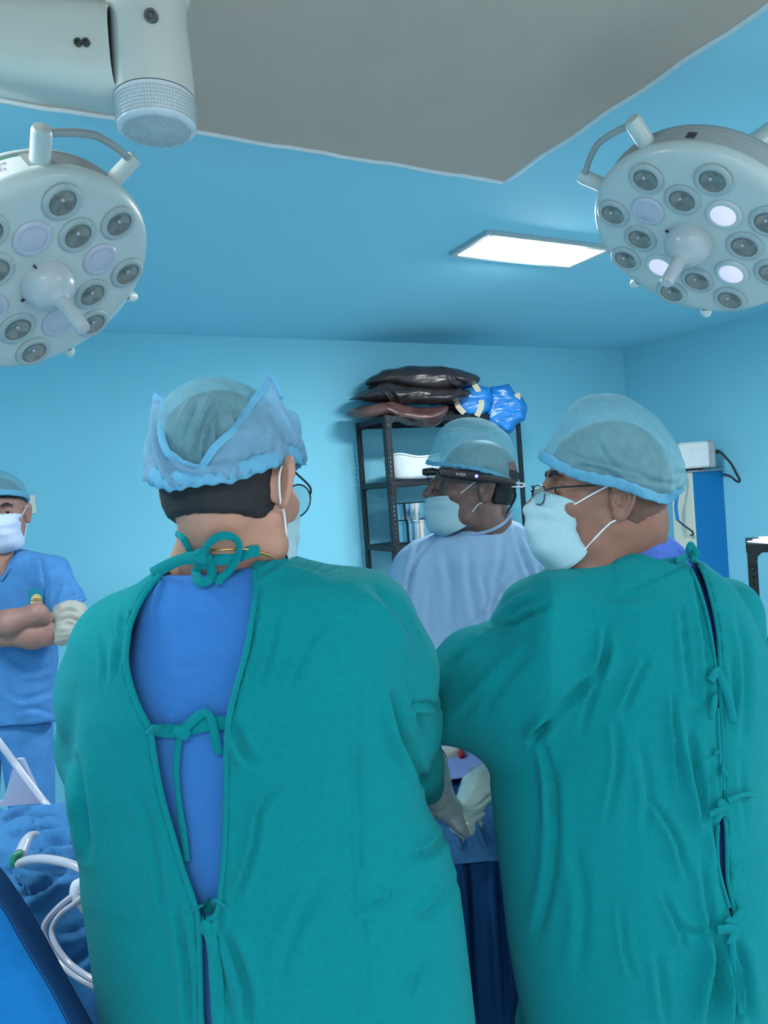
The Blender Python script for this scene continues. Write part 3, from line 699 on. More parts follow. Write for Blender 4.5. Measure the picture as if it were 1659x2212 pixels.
for px in (169, 186):
    s_ = MB(); s_.lathe(P(px, 92, 1.13-.053), -FH-.1*UP, [(.0001, .001), (.002, .001), (.003, .003), (.0058, .003), (.006, -.004)], 16); s_.build('screw', M_screw, col)
t = empty('ceiling_conduit', (P(190, 10, 1.5)[0], P(190, 10, 1.5)[1], P(190, 10, 1.5)[2]), 'pale blue pipe pair hanging behind the column arm, top left', 'pipe')
for px in (168, 208):
    mb = MB(); q = P(px, 45, 1.5); mb.lathe((q[0], q[1], 0), UP, [(.0001, q[2]), (.014, q[2]), (.0145, q[2]+.01), (.0145, CEIL-.001)], 20); mb.build('pipe', M_arm2, t)
# ------------------------------------------------------------------ slotted angle rack against the far wall
def angle_post(x, y, z0, z1, sx, sy, parent, m=M_blackm, w=.038, pitch=.0255):
    """L section with a row of oval holes in each flange; sx, sy: which way the flanges run"""
    mb = MB(); n = int((z1-z0)/pitch); hw = w/2
    for (d, nr) in ((np.array([sx, 0, 0]), np.array([0, sy, 0])), (np.array([0, sy, 0]), np.array([sx, 0, 0]))):
        for k in range(n):
            zc = z0+(k+.5)*(z1-z0)/n; hz = (z1-z0)/n/2; c = np.array([x, y, zc])+d*hw
            out = [(-hw, -hz), (0, -hz), (hw, -hz), (hw, 0), (hw, hz), (0, hz), (-hw, hz), (-hw, 0)]
            rx, rz = (.0045, .0078) if k % 1 == 0 else (.004, .004)
            inn = [(-rx*.75, -rz*.75), (0, -rz), (rx*.75, -rz*.75), (rx, 0), (rx*.75, rz*.75), (0, rz), (-rx*.75, rz*.75), (-rx, 0)]
            for off in (0, .0025):
                V = [c+d*a+UP*b+nr*off for a, b in out+inn]; mb.add(V, [(i, (i+1) % 8, 8+(i+1) % 8, 8+i) for i in range(8)])
            V = [c+d*a+UP*b+nr*o_ for o_ in (0, .0025) for a, b in inn]; mb.add(V, [(i, (i+1) % 8, 8+(i+1) % 8, 8+i) for i in range(8)])
    return mb.build('post', m, parent, smooth=False)
def zat(px, py, y):   # height of a pixel on the plane y = const
    r = ray(px, py); return CAM[2]+r[2]*y/r[1]
RX0, RX1, RY0, RY1 = 2.012, 2.980, 3.715, 4.10
ZT = zat(828, 897, RY0)
rack = empty('storage_rack', ((RX0+RX1)/2, (RY0+RY1)/2, 0), 'black slotted-angle storage rack standing against the far blue wall', 'rack')
for (x, y, sx, sy) in ((RX0, RY0, 1, 1), (RX1, RY0, -1, 1), (RX0, RY1, 1, -1), (RX1, RY1, -1, -1)): angle_post(x, y, 0.0, ZT, sx, sy, rack)
ZS = [ZT-.004, zat(838, 1040, RY0), zat(848, 1181, RY0)]; dz = ZS[1]-ZS[2]; ZS += [ZS[2]-dz, ZS[2]-2*dz]
for z in ZS:
    mb = MB(); cx, cy = (RX0+RX1)/2, (RY0+RY1)/2; hx, hy = (RX1-RX0)/2-.003, (RY1-RY0)/2-.003
    mb.box((cx, cy, z-.002), [1, 0, 0], [0, 1, 0], UP, hx, hy, .0015)
    for s in (-1, 1):
        mb.box((cx, cy+s*hy, z-.016), [1, 0, 0], [0, 1, 0], UP, hx, .0015, .0165); mb.box((cx+s*hx, cy, z-.016), [1, 0, 0], [0, 1, 0], UP, .0015, hy, .0165)
        mb.box((cx, cy+s*(hy-.008), z-.033), [1, 0, 0], [0, 1, 0], UP, hx, .008, .001)
    sh = mb.build('shelf', M_blackm, rack, smooth=False)
    for x in (RX0, RX1):
        for y in (RY0, RY1):
            sx = 1 if x == RX0 else -1
            g = MB(); yy = y+(-.004 if y == RY0 else .004)
            g.prism([(x+sx*.004, yy, z-.001), (x+sx*.075, yy, z-.001), (x+sx*.075, yy, z-.034), (x+sx*.052, yy, z-.036), (x+sx*.042, yy, z-.046), (x+sx*.04, yy, z-.075), (x+sx*.004, yy, z-.075)][::sx], (0, 1, 0), .002); g.build('gusset', M_blackm, sh, smooth=False)
            if y == RY0:
                for q in ((.018, -.018), (.055, -.018), (.018, -.055)):
                    g = MB(); g.lathe((x+sx*q[0], yy, z+q[1]), (0, -1, 0), [(.0001, .005), (.0045, .004), (.005, 0)], 8); g.build('bolt', M_screw, sh)
# what lies on it
def plane_pt(px, py, y): r = ray(px, py); return CAM+r*(y/r[1])
def zfor(px, py, y): return (plane_pt(px, py, y)-CAM)@CF
# white basin
c = plane_pt(893, 1030, 3.80); c[2] = ZS[1]
bs = empty('basin', c, 'white enamel basin with a wavy rim on the middle shelf of the rack', 'basin')
V = []; F = []; na, nr_ = 64, 12
for j in range(nr_+1):
    t_ = j/nr_
    for i in range(na):
        a = 2*math.pi*i/na; rx, ry = .150+.03*t_**.6, .105+.035*t_**.6; rx *= min(1, .3+t_*5); ry *= min(1, .3+t_*5)
        V.append(c+np.array([math.cos(a)*rx, math.sin(a)*ry, max(.001, (t_-.08)*.150)+(t_**3)*(.011*math.cos(3*a+1.0)+.005*math.cos(5*a))+.0005]))
F = [(j*na+i, j*na+(i+1) % na, (j+1)*na+(i+1) % na, (j+1)*na+i) for j in range(nr_) for i in range(na)]+[tuple(range(na))]
o = obj('bowl', V, F, M_basin, bs); md = o.modifiers.new('t', 'SOLIDIFY'); md.thickness = .004
mb = MB(); mb.tube([V[nr_*na+i] for i in range(na)]+[V[nr_*na]], .006, 8, smooth=1); mb.build('rolled_rim', M_basin, bs)
# steel sterilising drums
c = plane_pt(898, 1170, 3.86); c[2] = ZS[2]
d1 = empty('steel_drum', c, 'large stainless steel drum at the bottom of the pair on the lower shelf', 'drum')
mb = MB(); mb.lathe(c, UP, [(.0001, .001), (.128, .001), (.130, .006), (.130, .012), (.128, .014), (.128, .120), (.131, .123), (.131, .132), (.127, .134)], 56); mb.build('drum_body', M_steel, d1)
mb = MB(); mb.lathe(c, UP, [(.133, .122), (.1335, .137), (.128, .141), (.05, .1425), (.0001, .1425)], 56); mb.build('drum_lid', M_steel, d1)
mb = MB(); k = c+RH*.125-FH*.05+UP*.07; mb.box(k, RH, FH, UP, .010, .008, .03, .002); mb.box(k+UP*.025, RH, FH, UP, .014, .004, .008, .002); mb.build('latch', M_steel, d1)
c2 = c+np.array([-.02, .0, .1432])
d2 = empty('steel_drum', c2, 'smaller steel drum with a brown perforated band, stacked on the large drum', 'drum')
mb = MB(); mb.lathe(c2, UP, [(.0001, .0005), (.112, .0005), (.114, .004), (.114, .074), (.112, .076)], 56); mb.build('drum_body', M_steel, d2)
mb = MB(); mb.lathe(c2, UP, [(.1145, .018), (.1165, .021), (.1165, .048), (.1145, .051)], 56, a0=-2.4, a1=.5, x=None); mb.build('perforated_band', M_copper, d2)
mb = MB(); mb.lathe(c2, UP, [(.117, .070), (.1175, .094), (.112, .099), (.04, .101), (.0001, .101)], 56); mb.build('drum_lid', M_steel, d2)
# bags on the top shelf
def bag(outline, y, T, w, m, label, wr, seed, group=None, name='plastic_bag', cat_='bag', h=.006, folds=None, drop=0):
    Zc = zfor(np.mean([q[0] for q in outline]), np.mean([q[1] for q in outline]), y)
    f = inflate(outline, Zc, w, T, 5); pts = [P(q[0], q[1], Zc+d) for q in outline for d in (-T, T)]
    lo, hi = bb(pts, .03); o = surf(name, f, lo, hi, h, m, None, folds, wb=(wr, 26, seed, (1, 1, 2.2)))
    tag(o, label, cat_, group); return o, f, Zc
bag([(752, 893), (790, 876), (838, 864), (870, 880), (920, 884), (968, 878), (955, 910), (930, 921), (880, 916), (845, 905), (800, 905), (772, 905)], 3.84, .13, .06, M_bagb, 'brown plastic pillow bag at the bottom of the stack on top of the rack', .012, 1, 'dark bags on the rack', folds=[([(835, 870), (870, 885), (930, 892)], 5, .012), ([(880, 905), (905, 915), (940, 905)], 5, .01)])
bag([(751, 864), (790, 842), (835, 822), (880, 835), (950, 838), (1015, 845), (1000, 862), (960, 872), (900, 877), (850, 872), (790, 868)], 3.86, .14, .06, M_bag, 'black plastic pillow bag in the middle of the stack on top of the rack', .010, 2, 'dark bags on the rack', folds=[([(826, 830), (845, 850), (862, 872)], 4, .014), ([(860, 868), (900, 852), (970, 850)], 4, .010)])
bag([(785, 828), (820, 802), (850, 794), (900, 791), (960, 793), (1000, 800), (1036, 818), (1015, 834), (960, 842), (900, 843), (850, 832), (815, 836)], 3.87, .13, .055, M_bag, 'glossy black plastic pillow bag at the top of the stack on the rack', .008, 3, 'dark bags on the rack', folds=[([(975, 805), (985, 822), (1005, 830)], 4, .008)])
bag([(955, 872), (990, 864), (1030, 872), (1045, 905), (1040, 917), (960, 919)], 3.95, .08, .05, M_bag, 'small black bundle behind the blue wrapped packages on the rack', .008, 4, 'dark bags on the rack')
bl1, fb1, Zb1 = bag([(985, 850), (1005, 833), (1030, 829), (1056, 838), (1062, 865), (1052, 890), (1020, 900), (995, 893), (984, 872)], 3.76, .07, .05, M_blue, 'crumpled blue wrapped package with two tan tapes beside the dark bags', .007, 5, 'blue packages on the rack', 'wrapped_package', 'package', .005)
bl2, fb2, Zb2 = bag([(1058, 836), (1080, 830), (1100, 829), (1112, 848), (1132, 862), (1137, 905), (1120, 915), (1100, 938), (1075, 925), (1045, 905), (1052, 880)], 3.74, .08, .04, M_blue, 'ragged blue wrapped package at the right end of the top shelf of the rack', .011, 6, 'blue packages on the rack', 'wrapped_package', 'package', .005)
for par, f_, lines in ((bl1, fb1, [[(1024, 830), (1036, 850), (1040, 875), (1030, 899)], [(986, 862), (990, 878), (1003, 893)]]), (bl2, fb2, [[(1075, 884), (1100, 875), (1118, 860), (1116, 850)]])):
    for l_ in lines:
        mb = MB(); mb.tube(on(f_, l_, .018, 3.0, default=(Zb1 if par is bl1 else Zb2)-.05), 1, 6, flat=(.034, .003), up=-CF); mb.build('tape_strip', M_tape, par)
# ------------------------------------------------------------------ tall cabinet, right
yb_ = 3.35; xl = 4.078; zt_ = zat(1563, 1014, yb_)
cb = empty('tall_cabinet', ((xl+XR)/2, yb_+.06, 0), 'narrow tall cabinet, cream front and bright blue side, against the right wall', 'cabinet')
mb = MB(); mb.box(((xl+.006+XR)/2, yb_+.075, zt_/2), [1, 0, 0], [0, 1, 0], UP, (XR-xl)/2-.006, .070, zt_/2-.004, .002); mb.build('cabinet_body', M_cabb, cb, smooth=False)
mb = MB(); mb.box((xl-.004, yb_+.085, zt_/2), [1, 0, 0], [0, 1, 0], UP, .007, .085, zt_/2-.006, .002); mb.build('door', M_cream, cb, smooth=False)
mb = MB(); mb.box(((xl+XR)/2-.008, yb_+.08, zt_+.002), [1, 0, 0], [0, 1, 0], UP, (XR-xl)/2+.005, .09, .006, .002); mb.build('top_panel', M_lampd, cb, smooth=False)
g = P(1547, 1256, zfor(1547, 1256, yb_)-.002); mb = MB(); mb.box(g, [1, 0, 0], [0, 1, 0], UP, .035, .0015, .045); mb.build('paper_tag', M_tape, cb, smooth=False)
# hook lever with blue handle, fixed to the door
zc_ = zfor(1480, 1100, yb_+.06)
hk = MB(); hk.tube([P(1483, 1035, zc_-.06), P(1473, 1052, zc_-.10), P(1464, 1072, zc_-.12)], .006, 8); h0 = hk.build('hook', M_cabb, cb)
hk = MB(); hk.tube([P(1463, 1070, zc_-.12), P(1460, 1095, zc_-.12), P(1464, 1124, zc_-.12)], .011, 8, smooth=3); hk.build('grip', M_cabb, h0)
hk = MB(); hk.tube([P(1464, 1124, zc_-.12), P(1480, 1137, zc_-.11), P(1495, 1148, zc_-.09), P(1497, 1155, zc_-.07), P(1492, 1156, zc_-.05)], .006, 8, smooth=4); hk.build('rod', M_gframe, h0)
# camera box on the cabinet
c = P(1500, 982, zfor(1500, 982, yb_+.02)); dv = empty('projector_box', (c[0]+.05, yb_+.07, zt_+.009), 'white boxy device with a black cable on top of the tall cabinet', 'device')
ax, ay = RH*.95+FH*.0, FH; base = np.array([c[0], yb_+.06, zt_+.009])
mb = MB(); cc = np.array([c[0], yb_+.05, zat(1500, 983, yb_)]); mb.box(cc-RH*.006, RH, FH, UP, .100, .085, .086, .012); mb.build('casing', M_bead, dv)
mb = MB(); mb.box(cc+RH*.112, RH, FH, UP, .024, .08, .090, .012); mb.build('side_cover', M_lampd, dv)
mb = MB(); mb.box((cc[0]-.02, yb_+.06, (zt_+.008+cc[2]-.088)/2+.001), RH, FH, UP, .075, .06, (cc[2]-.088-zt_-.008)/2+.0015, .003); mb.build('foot', M_blackm, dv)
zz = zfor(1540, 980, yb_)
mb = MB(); mb.tube([P(1531, 976, zz-.05), P(1552, 976, zz-.05)], .014, 10, smooth=1); pl = mb.build('plug', M_black, dv)
mb = MB(); mb.tube([P(1550, 975, zz-.05), P(1560, 980, zz-.05), P(1578, 1000, zz-.05), P(1590, 1022, zz-.06), P(1598, 1038, zz-.06), P(1592, 1040, zz-.04), P(1578, 1029, zz), P(1562, 1024, zz+.02)], .0065, 8); mb.build('cable', M_blackm, dv)
# second rack, at the right edge of the frame
q = P(1613, 1176, 3.05); r2x, r2y, r2z = q[0], q[1], q[2]
rk = empty('slotted_stand', (r2x, r2y, 0), 'low black slotted stand with papers on it at the right edge', 'rack')
DH = n3(ray(1605, 1176)*np.array([1, 1, 0])); RS = np.array([DH[1], -DH[0], 0])
def post2(o, dx, dy):
    mb = MB(); n = int(o[2]/.03); w = .036
    for k in range(n):
        hz = o[2]/n/2; zc = hz*(2*k+1); c = np.array([o[0], o[1], zc])+dx*w/2
        out = [(-w/2, -hz), (0, -hz), (w/2, -hz), (w/2, 0), (w/2, hz), (0, hz), (-w/2, hz), (-w/2, 0)]; inn = [(a*.2, b*.38) for a, b in out]
        mb.add([c+dx*a+UP*b for a, b in out+inn], [(i, (i+1) % 8, 8+(i+1) % 8, 8+i) for i in range(8)])
        mb.add([c-dx*w/2+dy*w/2+dy*a+UP*b for a, b in out+inn], [(i, (i+1) % 8, 8+(i+1) % 8, 8+i) for i in range(8)])
    return mb.build('post', M_blackm, rk, smooth=False)
for i in (0, .55):
    for j in (0, .32): post2(np.array([r2x, r2y, r2z])+RS*i+DH*j, RS*(1 if i == 0 else -1), DH*(1 if j == 0 else -1))
for z in (r2z-.001, r2z-.45, .25):
    mb = MB(); cc = np.array([r2x, r2y, z])+RS*.275+DH*.16
    mb.box(cc-UP*.001, RS, DH, UP, .277, .162, .001)
    for s in (-1, 1): mb.box(cc+DH*s*.162-UP*.017, RS, DH, UP, .277, .0015, .017); mb.box(cc+RS*s*.277-UP*.017, RS, DH, UP, .0015, .162, .017)
    sh = mb.build('shelf', M_blackm, rk, smooth=False)
    g = MB(); o_ = np.array([r2x, r2y, z])-DH*.004; g.prism([o_, o_+RS*.085, o_+RS*.085-UP*.03, o_+RS*.055-UP*.034, o_+RS*.038-UP*.05, o_+RS*.034-UP*.085, o_-UP*.085], DH, .002); g.build('gusset', M_blackm, sh, smooth=False)
for k in range(3):
    mb = MB(); cc = np.array([r2x, r2y, r2z+.002+k*.006])+RS*(.13+.02*k)+DH*(.10+.01*k); a = .12-.12*k
    mb.box(cc, RH*math.cos(a)+FH*math.sin(a), -RH*math.sin(a)+FH*math.cos(a), UP, .105, .074, .0026, .0008)
    o = mb.build('booklet', M_paper, None, smooth=False)
    tag(o, ['white paper booklet at the bottom of the pile on the slotted stand', 'white booklet in the middle of the pile on the slotted stand', 'white booklet at the top of the pile on the slotted stand'][k], 'booklet', 'papers on the slotted stand')
# ------------------------------------------------------------------ surgeon seen from behind (left of centre)
A_Z = 1.10
pA = empty('person', ground(560, 1.16), 'person in a green surgical gown seen from behind, blue scrub showing at the open back', 'person')
hA = Fr(P(499, 1056, 1.085), 23, 11, -2, 1.10)
levA = [(1180, 1.12, .045), (1225, 1.11, .075), (1290, 1.115, .105), (1380, 1.12, .125), (1500, 1.13, .135), (1700, 1.16, .14), (1900, 1.17, .145), (2212, 1.17, .165)]
SA_l = [(372, 1205), (345, 1226), (296, 1264), (255, 1315), (215, 1375), (190, 1450), (175, 1560), (166, 1680), (178, 1780), (187, 1840), (190, 1900), (200, 1960), (215, 2050), (233, 2150), (245, 2212)]
SA_r = [(548, 1188), (600, 1192), (660, 1212), (720, 1228), (785, 1245), (835, 1285), (862, 1360), (872, 1480), (880, 1600), (905, 1690), (930, 1760), (965, 1820), (985, 1880), (1000, 1960), (1015, 2080), (1030, 2212)]
exA = [(.60, -.50, .10, 1.15, .165), (.32, -.52, .12, 1.15, .17)]
tA = loft(SA_l, SA_r, levA, 2.5, exA)
armAL = chain([P(275, 1400, 1.15), P(245, 1480, 1.19), P(236, 1600, 1.24), P(245, 1740, 1.34), P(330, 1745, 1.50), P(420, 1750, 1.62)], [.080, .076, .070, .062, .052, .045], .03)
armAR = chain([P(770, 1352, 1.16), P(830, 1450, 1.21), P(852, 1560, 1.27), P(882, 1650, 1.36), P(922, 1690, 1.45)], [.084, .082, .076, .060, .042], .03)
def gA0(p): return smin(smin(tA(p), armAL(p), .05), armAR(p), .045)
openA = [(384, 1190), (364, 1226), (338, 1250), (308, 1290), (284, 1340), (275, 1385), (272, 1430), (282, 1480), (302, 1535), (324, 1575), (334, 1640), (352, 1730), (375, 1810), (395, 1880), (418, 1945), (429, 1990), (432, 2060), (438, 2240), (470, 2240), (463, 2120), (447, 2040), (436, 1995), (447, 1985), (468, 1975), (476, 1930), (484, 1850), (487, 1740), (489, 1640), (494, 1560), (508, 1495), (532, 1410), (546, 1330), (552, 1265), (545, 1222), (536, 1190), (500, 1150), (400, 1150)]
opA = cat(openA, 3, True)
def openfn(pl, zmax, Zs=1.02):
    lo = pl.min(0)-50; hi = pl.max(0)+50
    def f(p):
        x, y, z = pix(p); m = (x > lo[0]) & (x < hi[0]) & (y > lo[1]) & (y < hi[1]) & (z > .3); d = np.full(len(p), .05)
        d[m] = poly2(pl, x[m], y[m])*Zs/FPX; return np.maximum(d, z-zmax)
    return f
oA = openfn(opA, 1.13)
def capA(p): # neckline front/back
    x, y, z = pix(p); return p[:, 2]-P(450, 1180, 1.1)[2]
def gownA(p):
    d = gA0(p); o = oA(p); sh = np.maximum(d, -np.maximum(d+.009, o-.05)); return smax(smax(sh, -o, .005), capA(p), .008)
FA = [([(850, 1500), (862, 1580), (885, 1640), (915, 1690)], 9, .016), ([(560, 1270), (548, 1360), (515, 1470), (500, 1550)], 5, .005), ([(795, 1260), (870, 1330), (910, 1420)], 12, .004),
      ([(500, 1560), (520, 1610), (545, 1650)], 9, .007), ([(610, 1700), (565, 1740), (550, 1820), (525, 1900), (500, 1950)], 6, .005), ([(775, 1440), (770, 1560), (775, 1700), (780, 1900), (800, 2212)], 4, .0028),
      ([(690, 1350), (655, 1420), (620, 1500)], 7, .003), ([(600, 1330), (585, 1410), (560, 1480)], 6, .003), ([(870, 1530), (920, 1520), (950, 1530)], 6, .006), ([(880, 1470), (905, 1560), (935, 1610)], 6, .004),
      ([(850, 1750), (780, 1790), (700, 1850)], 9, .003), ([(965, 1800), (930, 1840), (880, 1850)], 8, .007), ([(985, 1900), (940, 1960), (900, 1990)], 8, .006), ([(870, 1925), (820, 1945), (790, 1975)], 5, .004),
      ([(950, 2060), (900, 2110), (880, 2160)], 6, .004), ([(395, 1760), (420, 1860), (440, 1960)], 6, -.003), ([(300, 1700), (330, 1830), (345, 1960)], 8, .0035), ([(380, 1960), (400, 2080), (405, 2212)], 7, .007),
      ([(480, 2010), (510, 2070), (530, 2140), (535, 2212)], 9, .009), ([(480, 1960), (470, 2020), (480, 2110), (500, 2212)], 5, .005), ([(240, 1330), (255, 1400), (250, 1460)], 5, .003), ([(268, 1310), (262, 1380), (262, 1430)], 5, .0035), ([(215, 1360), (228, 1420), (225, 1480)], 5, .0025),
      ([(160, 1500), (150, 1620), (165, 1720)], 14, .004), ([(165, 1640), (178, 1740), (190, 1850)], 9, .008), ([(700, 1900), (640, 2000), (600, 2120)], 12, .003), ([(560, 1240), (620, 1215), (700, 1235)], 6, .004), ([(560, 1225), (590, 1205), (640, 1200)], 4, .003)]
lo, hi = bb([P(x, y, z) for x in (115, 1060) for y in (1150, 2250) for z in (.95, 1.42)]+[P(420, 1750, 1.68)], .02); lo[2] = .30
gAobj = surf('gown', gownA, lo, hi, .0056, M_gown, pA, FA, wb=(.0022, 16, 11), label='green wrap-around gown open at the back')
# scrub under it
yokeA = seg(P(425, 1300, 1.125), P(545, 1290, 1.125), .078, .080)
def scrA(p):
    d = gA0(p)+.021; x, y, z = pix(p); return smax(smax(smin(tA(p)+.021, yokeA(p), .04), (1232+(x-350)*(-.10)+18*np.cos((x-450)/95)-y)*1.0/FPX*1.05, .006), .55-p[:, 2], .01)
lo2, hi2 = lo.copy(), hi.copy(); lo2[2] = .52
surf('scrub_top', scrA, lo2, hi2, .008, M_scrub, pA, folds=[([(300, 1460), (380, 1440), (500, 1435)], 6, .002), ([(330, 1500), (420, 1490), (490, 1500)], 5, .0015)], wb=(.0018, 22, 4, (1, 1, .8)))
surfA = lambda p: np.minimum(scrA(p), gownA(p))
# hem cords along the opening
for rng_, nm in ((opA[5:57], 'hem'), (opA[66:99], 'hem')):
    mb = MB(); pts = on(gA0, rng_[::2], -.001, .8, default=1.0); mb.tube(pts, .0042, 8, smooth=2); mb.build(nm, M_gown, gAobj)
# ties
def ribbon(name, pts, w, parent, f, m=M_gown, off=.006, th=.004, label=None, default=1.0):
    mb = MB(); mb.tube(on(f, pts, off, .7, default=default), [1, 1.15, .9, 1.1, 1], 8, flat=(w, th), up=-CF, smooth=5); return mb.build(name, m, parent, label=label)
necksA = [chain([hA.w(0, -.03, -.03), P(494, 1150, 1.10), P(470, 1245, 1.15)], [.060, .062, .066], .03), seg(P(480, 1225, 1.14), P(600, 1245, 1.15), .055, .03), seg(P(455, 1195, 1.12), P(385, 1240, 1.15), .045, .022)]
headA = make_body(pA, hA, necksA, M_skinA, .0028, ear_out=0.70, ear_x=.087)
sA2 = lambda p: np.minimum(surfA(p), headA(p))
mb = MB(); mb.tube([P(330, 1240, 1.066), P(352, 1227, 1.046), (P(385, 1211, 1.030)), P(415, 1205, 1.020), P(445, 1205, 1.012)], [1.2, 1.1, 1, 1.1, 1], 8, flat=(.016, .005), up=-CF, smooth=5); tie1 = mb.build('neck_tie', M_gown, gAobj)
ribbon('neck_tie', [(452, 1208), (480, 1208), (510, 1206), (540, 1192), (560, 1190)], .015, gAobj, sA2)
ribbon('neck_tie', [(381, 1153), (393, 1160), (404, 1178), (414, 1196), (432, 1204)], .009, gAobj, sA2, off=.012)
ribbon('neck_tie', [(440, 1200), (447, 1180), (470, 1160), (496, 1158), (514, 1170), (517, 1190), (508, 1215), (490, 1238), (474, 1250), (474, 1262)], .010, gAobj, sA2, off=.018)
ribbon('neck_tie', [(436, 1215), (424, 1235), (428, 1254), (442, 1258), (456, 1248), (456, 1228), (442, 1212)], .013, gAobj, sA2, off=.017, th=.006)
mb = MB(); k = on(sA2, [(425, 1190), (437, 1206), (440, 1222)], .016); mb.tube(k, [.7, 1.3, .8], 10, flat=(.022, .014), up=-CF); mb.build('knot', M_gown, tie1)
ribbon('back_tie', [(322, 1576), (355, 1578), (380, 1580), (410, 1574), (450, 1564), (492, 1562)], .018, gAobj, surfA, off=.010)
ribbon('back_tie', [(385, 1590), (398, 1575), (418, 1555), (440, 1540), (455, 1550), (462, 1580), (468, 1610), (474, 1628)], .012, gAobj, surfA, off=.017)
ribbon('back_tie', [(392, 1582), (384, 1610), (380, 1660), (384, 1710), (390, 1760), (398, 1810), (403, 1860)], .009, gAobj, surfA, off=.013)
mb = MB(); k = on(surfA, [(378, 1575), (395, 1582), (408, 1590)], .017, default=1.0); mb.tube(k, [.7, 1.2, .8], 10, flat=(.018, .012), up=-CF); mb.build('knot', M_gown, gAobj)
ribbon('waist_tie', [(424, 1962), (440, 1955), (462, 1960), (476, 1950)], .022, gAobj, surfA, off=.006)
ribbon('waist_tie', [(433, 1975), (437, 2000), (450, 2010), (462, 2060), (468, 2130), (472, 2212)], .018, gAobj, surfA, off=.004, th=.006)
# hairline and cap
hairmesh(pA, hA, lambda q: np.maximum(-(q[:, 2]+.046+.10*np.maximum(q[:, 1]+.05, 0)+.03*np.abs(q[:, 0])*0), q[:, 1]-.03-q[:, 2]*.4), off=.003)
def capdome(fr, c, r): return fr.lift(ell(c, r))
domeA = U([capdome(hA, (0, -.012, .045), (.083, .111, .094)), capdome(hA, (-.002, -.026, .062), (.074, .084, .070))], .03)
def zbt(t): return np.interp(np.degrees(t), [-180, -120, -90, -45, 0, 45, 90, 120, 180], [.050, .042, .036, .006, -.018, -.008, .030, .042, .050])
zband = lambda q: q[:, 2]-zbt(np.arctan2(q[:, 0], -(q[:, 1]+.012)))-.003
FcA = [([(460, 858), (436, 920), (408, 1000)], 4, .006), ([(455, 895), (444, 950), (442, 1030)], 4, .006), ([(461, 872), (470, 940), (482, 1000)], 4, .006), ([(425, 865), (405, 905), (388, 950)], 6, .004), ([(500, 862), (512, 910), (512, 960)], 6, .004)]
lo, hi = bb([hA.w(x, y, z) for x in (-.11, .11) for y in (-.13, .13) for z in (-.02, .17)], .005)
capAo = surf('surgical_cap', domeA, lo, hi, .0032, M_cap, pA, FcA, wb=(.0016, 60, 8, (1, 1, 1)), keep=lambda V: zband(hA.l(V)) > 0)
# turned-up outer layer with two points
def ringr(t): return (.003+.086*math.sin(t), -.009-.112*math.cos(t))
V = []; na, nv = 120, 14
for i in range(na+1):
    t = -math.pi+2*math.pi*i/na; x0, y0 = ringr(t); zb_ = float(zbt(t)); td = math.degrees(t); a = abs(td)
    top = float(np.interp(td, [-180, -90, -56, -36, -22, -10, 0, 9, 24, 44, 56, 67, 75, 84, 110, 180], [.100, .105, .112, .108, .094, .052, .020, .006, .003, .047, .076, .106, .136, .106, .100, .100]))
    for j in range(nv+1):
        v = j/nv; z = zb_-.004+(top-zb_+.004)*v; k = 1.015+.035*min(1, v*3)-1.9*max(0, zb_+(top-zb_)*v-.055)
        ruf = .0022*math.sin(t*46+v*3)*(1-v)**3+.0018*math.sin(t*9+v*8); V.append(hA.w((x0+ruf*math.sin(t)*3)*k, (y0-ruf*math.cos(t)*3)*k, z+.002*math.sin(t*14)*(v > .9)))
F = [(i*(nv+1)+j, (i+1)*(nv+1)+j, (i+1)*(nv+1)+j+1, i*(nv+1)+j+1) for i in range(na) for j in range(nv)]
fl = obj('cap_flap', V, F, M_capflap, capAo); md = fl.modifiers.new('t', 'SOLIDIFY'); md.thickness = .0012
mb = MB(); e_ = [V[i*(nv+1)+nv] for i in range(45, 90)]; mb.tube(e_, 1, 6, smooth=1, flat=(.010, .0024), up=-FH); mb.build('folded_edge', M_capf, capAo)
V2 = []; nb_ = 6
for i in range(241):
    t = -math.pi+2*math.pi*i/240; x0, y0 = ringr(t); zb_ = float(zbt(t))
    for j in range(nb_+1): v = j/nb_; r_ = 1.03+.005*math.sin(t*70+v)+.035*math.sin(v*math.pi)+.005*math.sin(t*23+1+v*3); V2.append(hA.w(x0*r_, y0*r_, zb_-.008+v*.024+.0012*math.sin(t*31)))
F = [(i*(nb_+1)+j, (i+1)*(nb_+1)+j, (i+1)*(nb_+1)+j+1, i*(nb_+1)+j+1) for i in range(240) for j in range(nb_)]
bd = obj('elastic_band', V2, F, M_capf, capAo); md = bd.modifiers.new('t', 'SOLIDIFY'); md.thickness = .0015
mask_mesh(pA, hA, M_mask); glasses(pA, hA, M_gframe, 'round', w=.027, hh=.024, zc=-.002)
mb = MB(); mb.tube(on(sA2, [(352, 1226), (385, 1208), (405, 1196), (450, 1190), (520, 1186), (556, 1192), (590, 1202)], .003, .8, default=1.05), .0016, 6); mb.build('gold_chain', M_gold, pA)
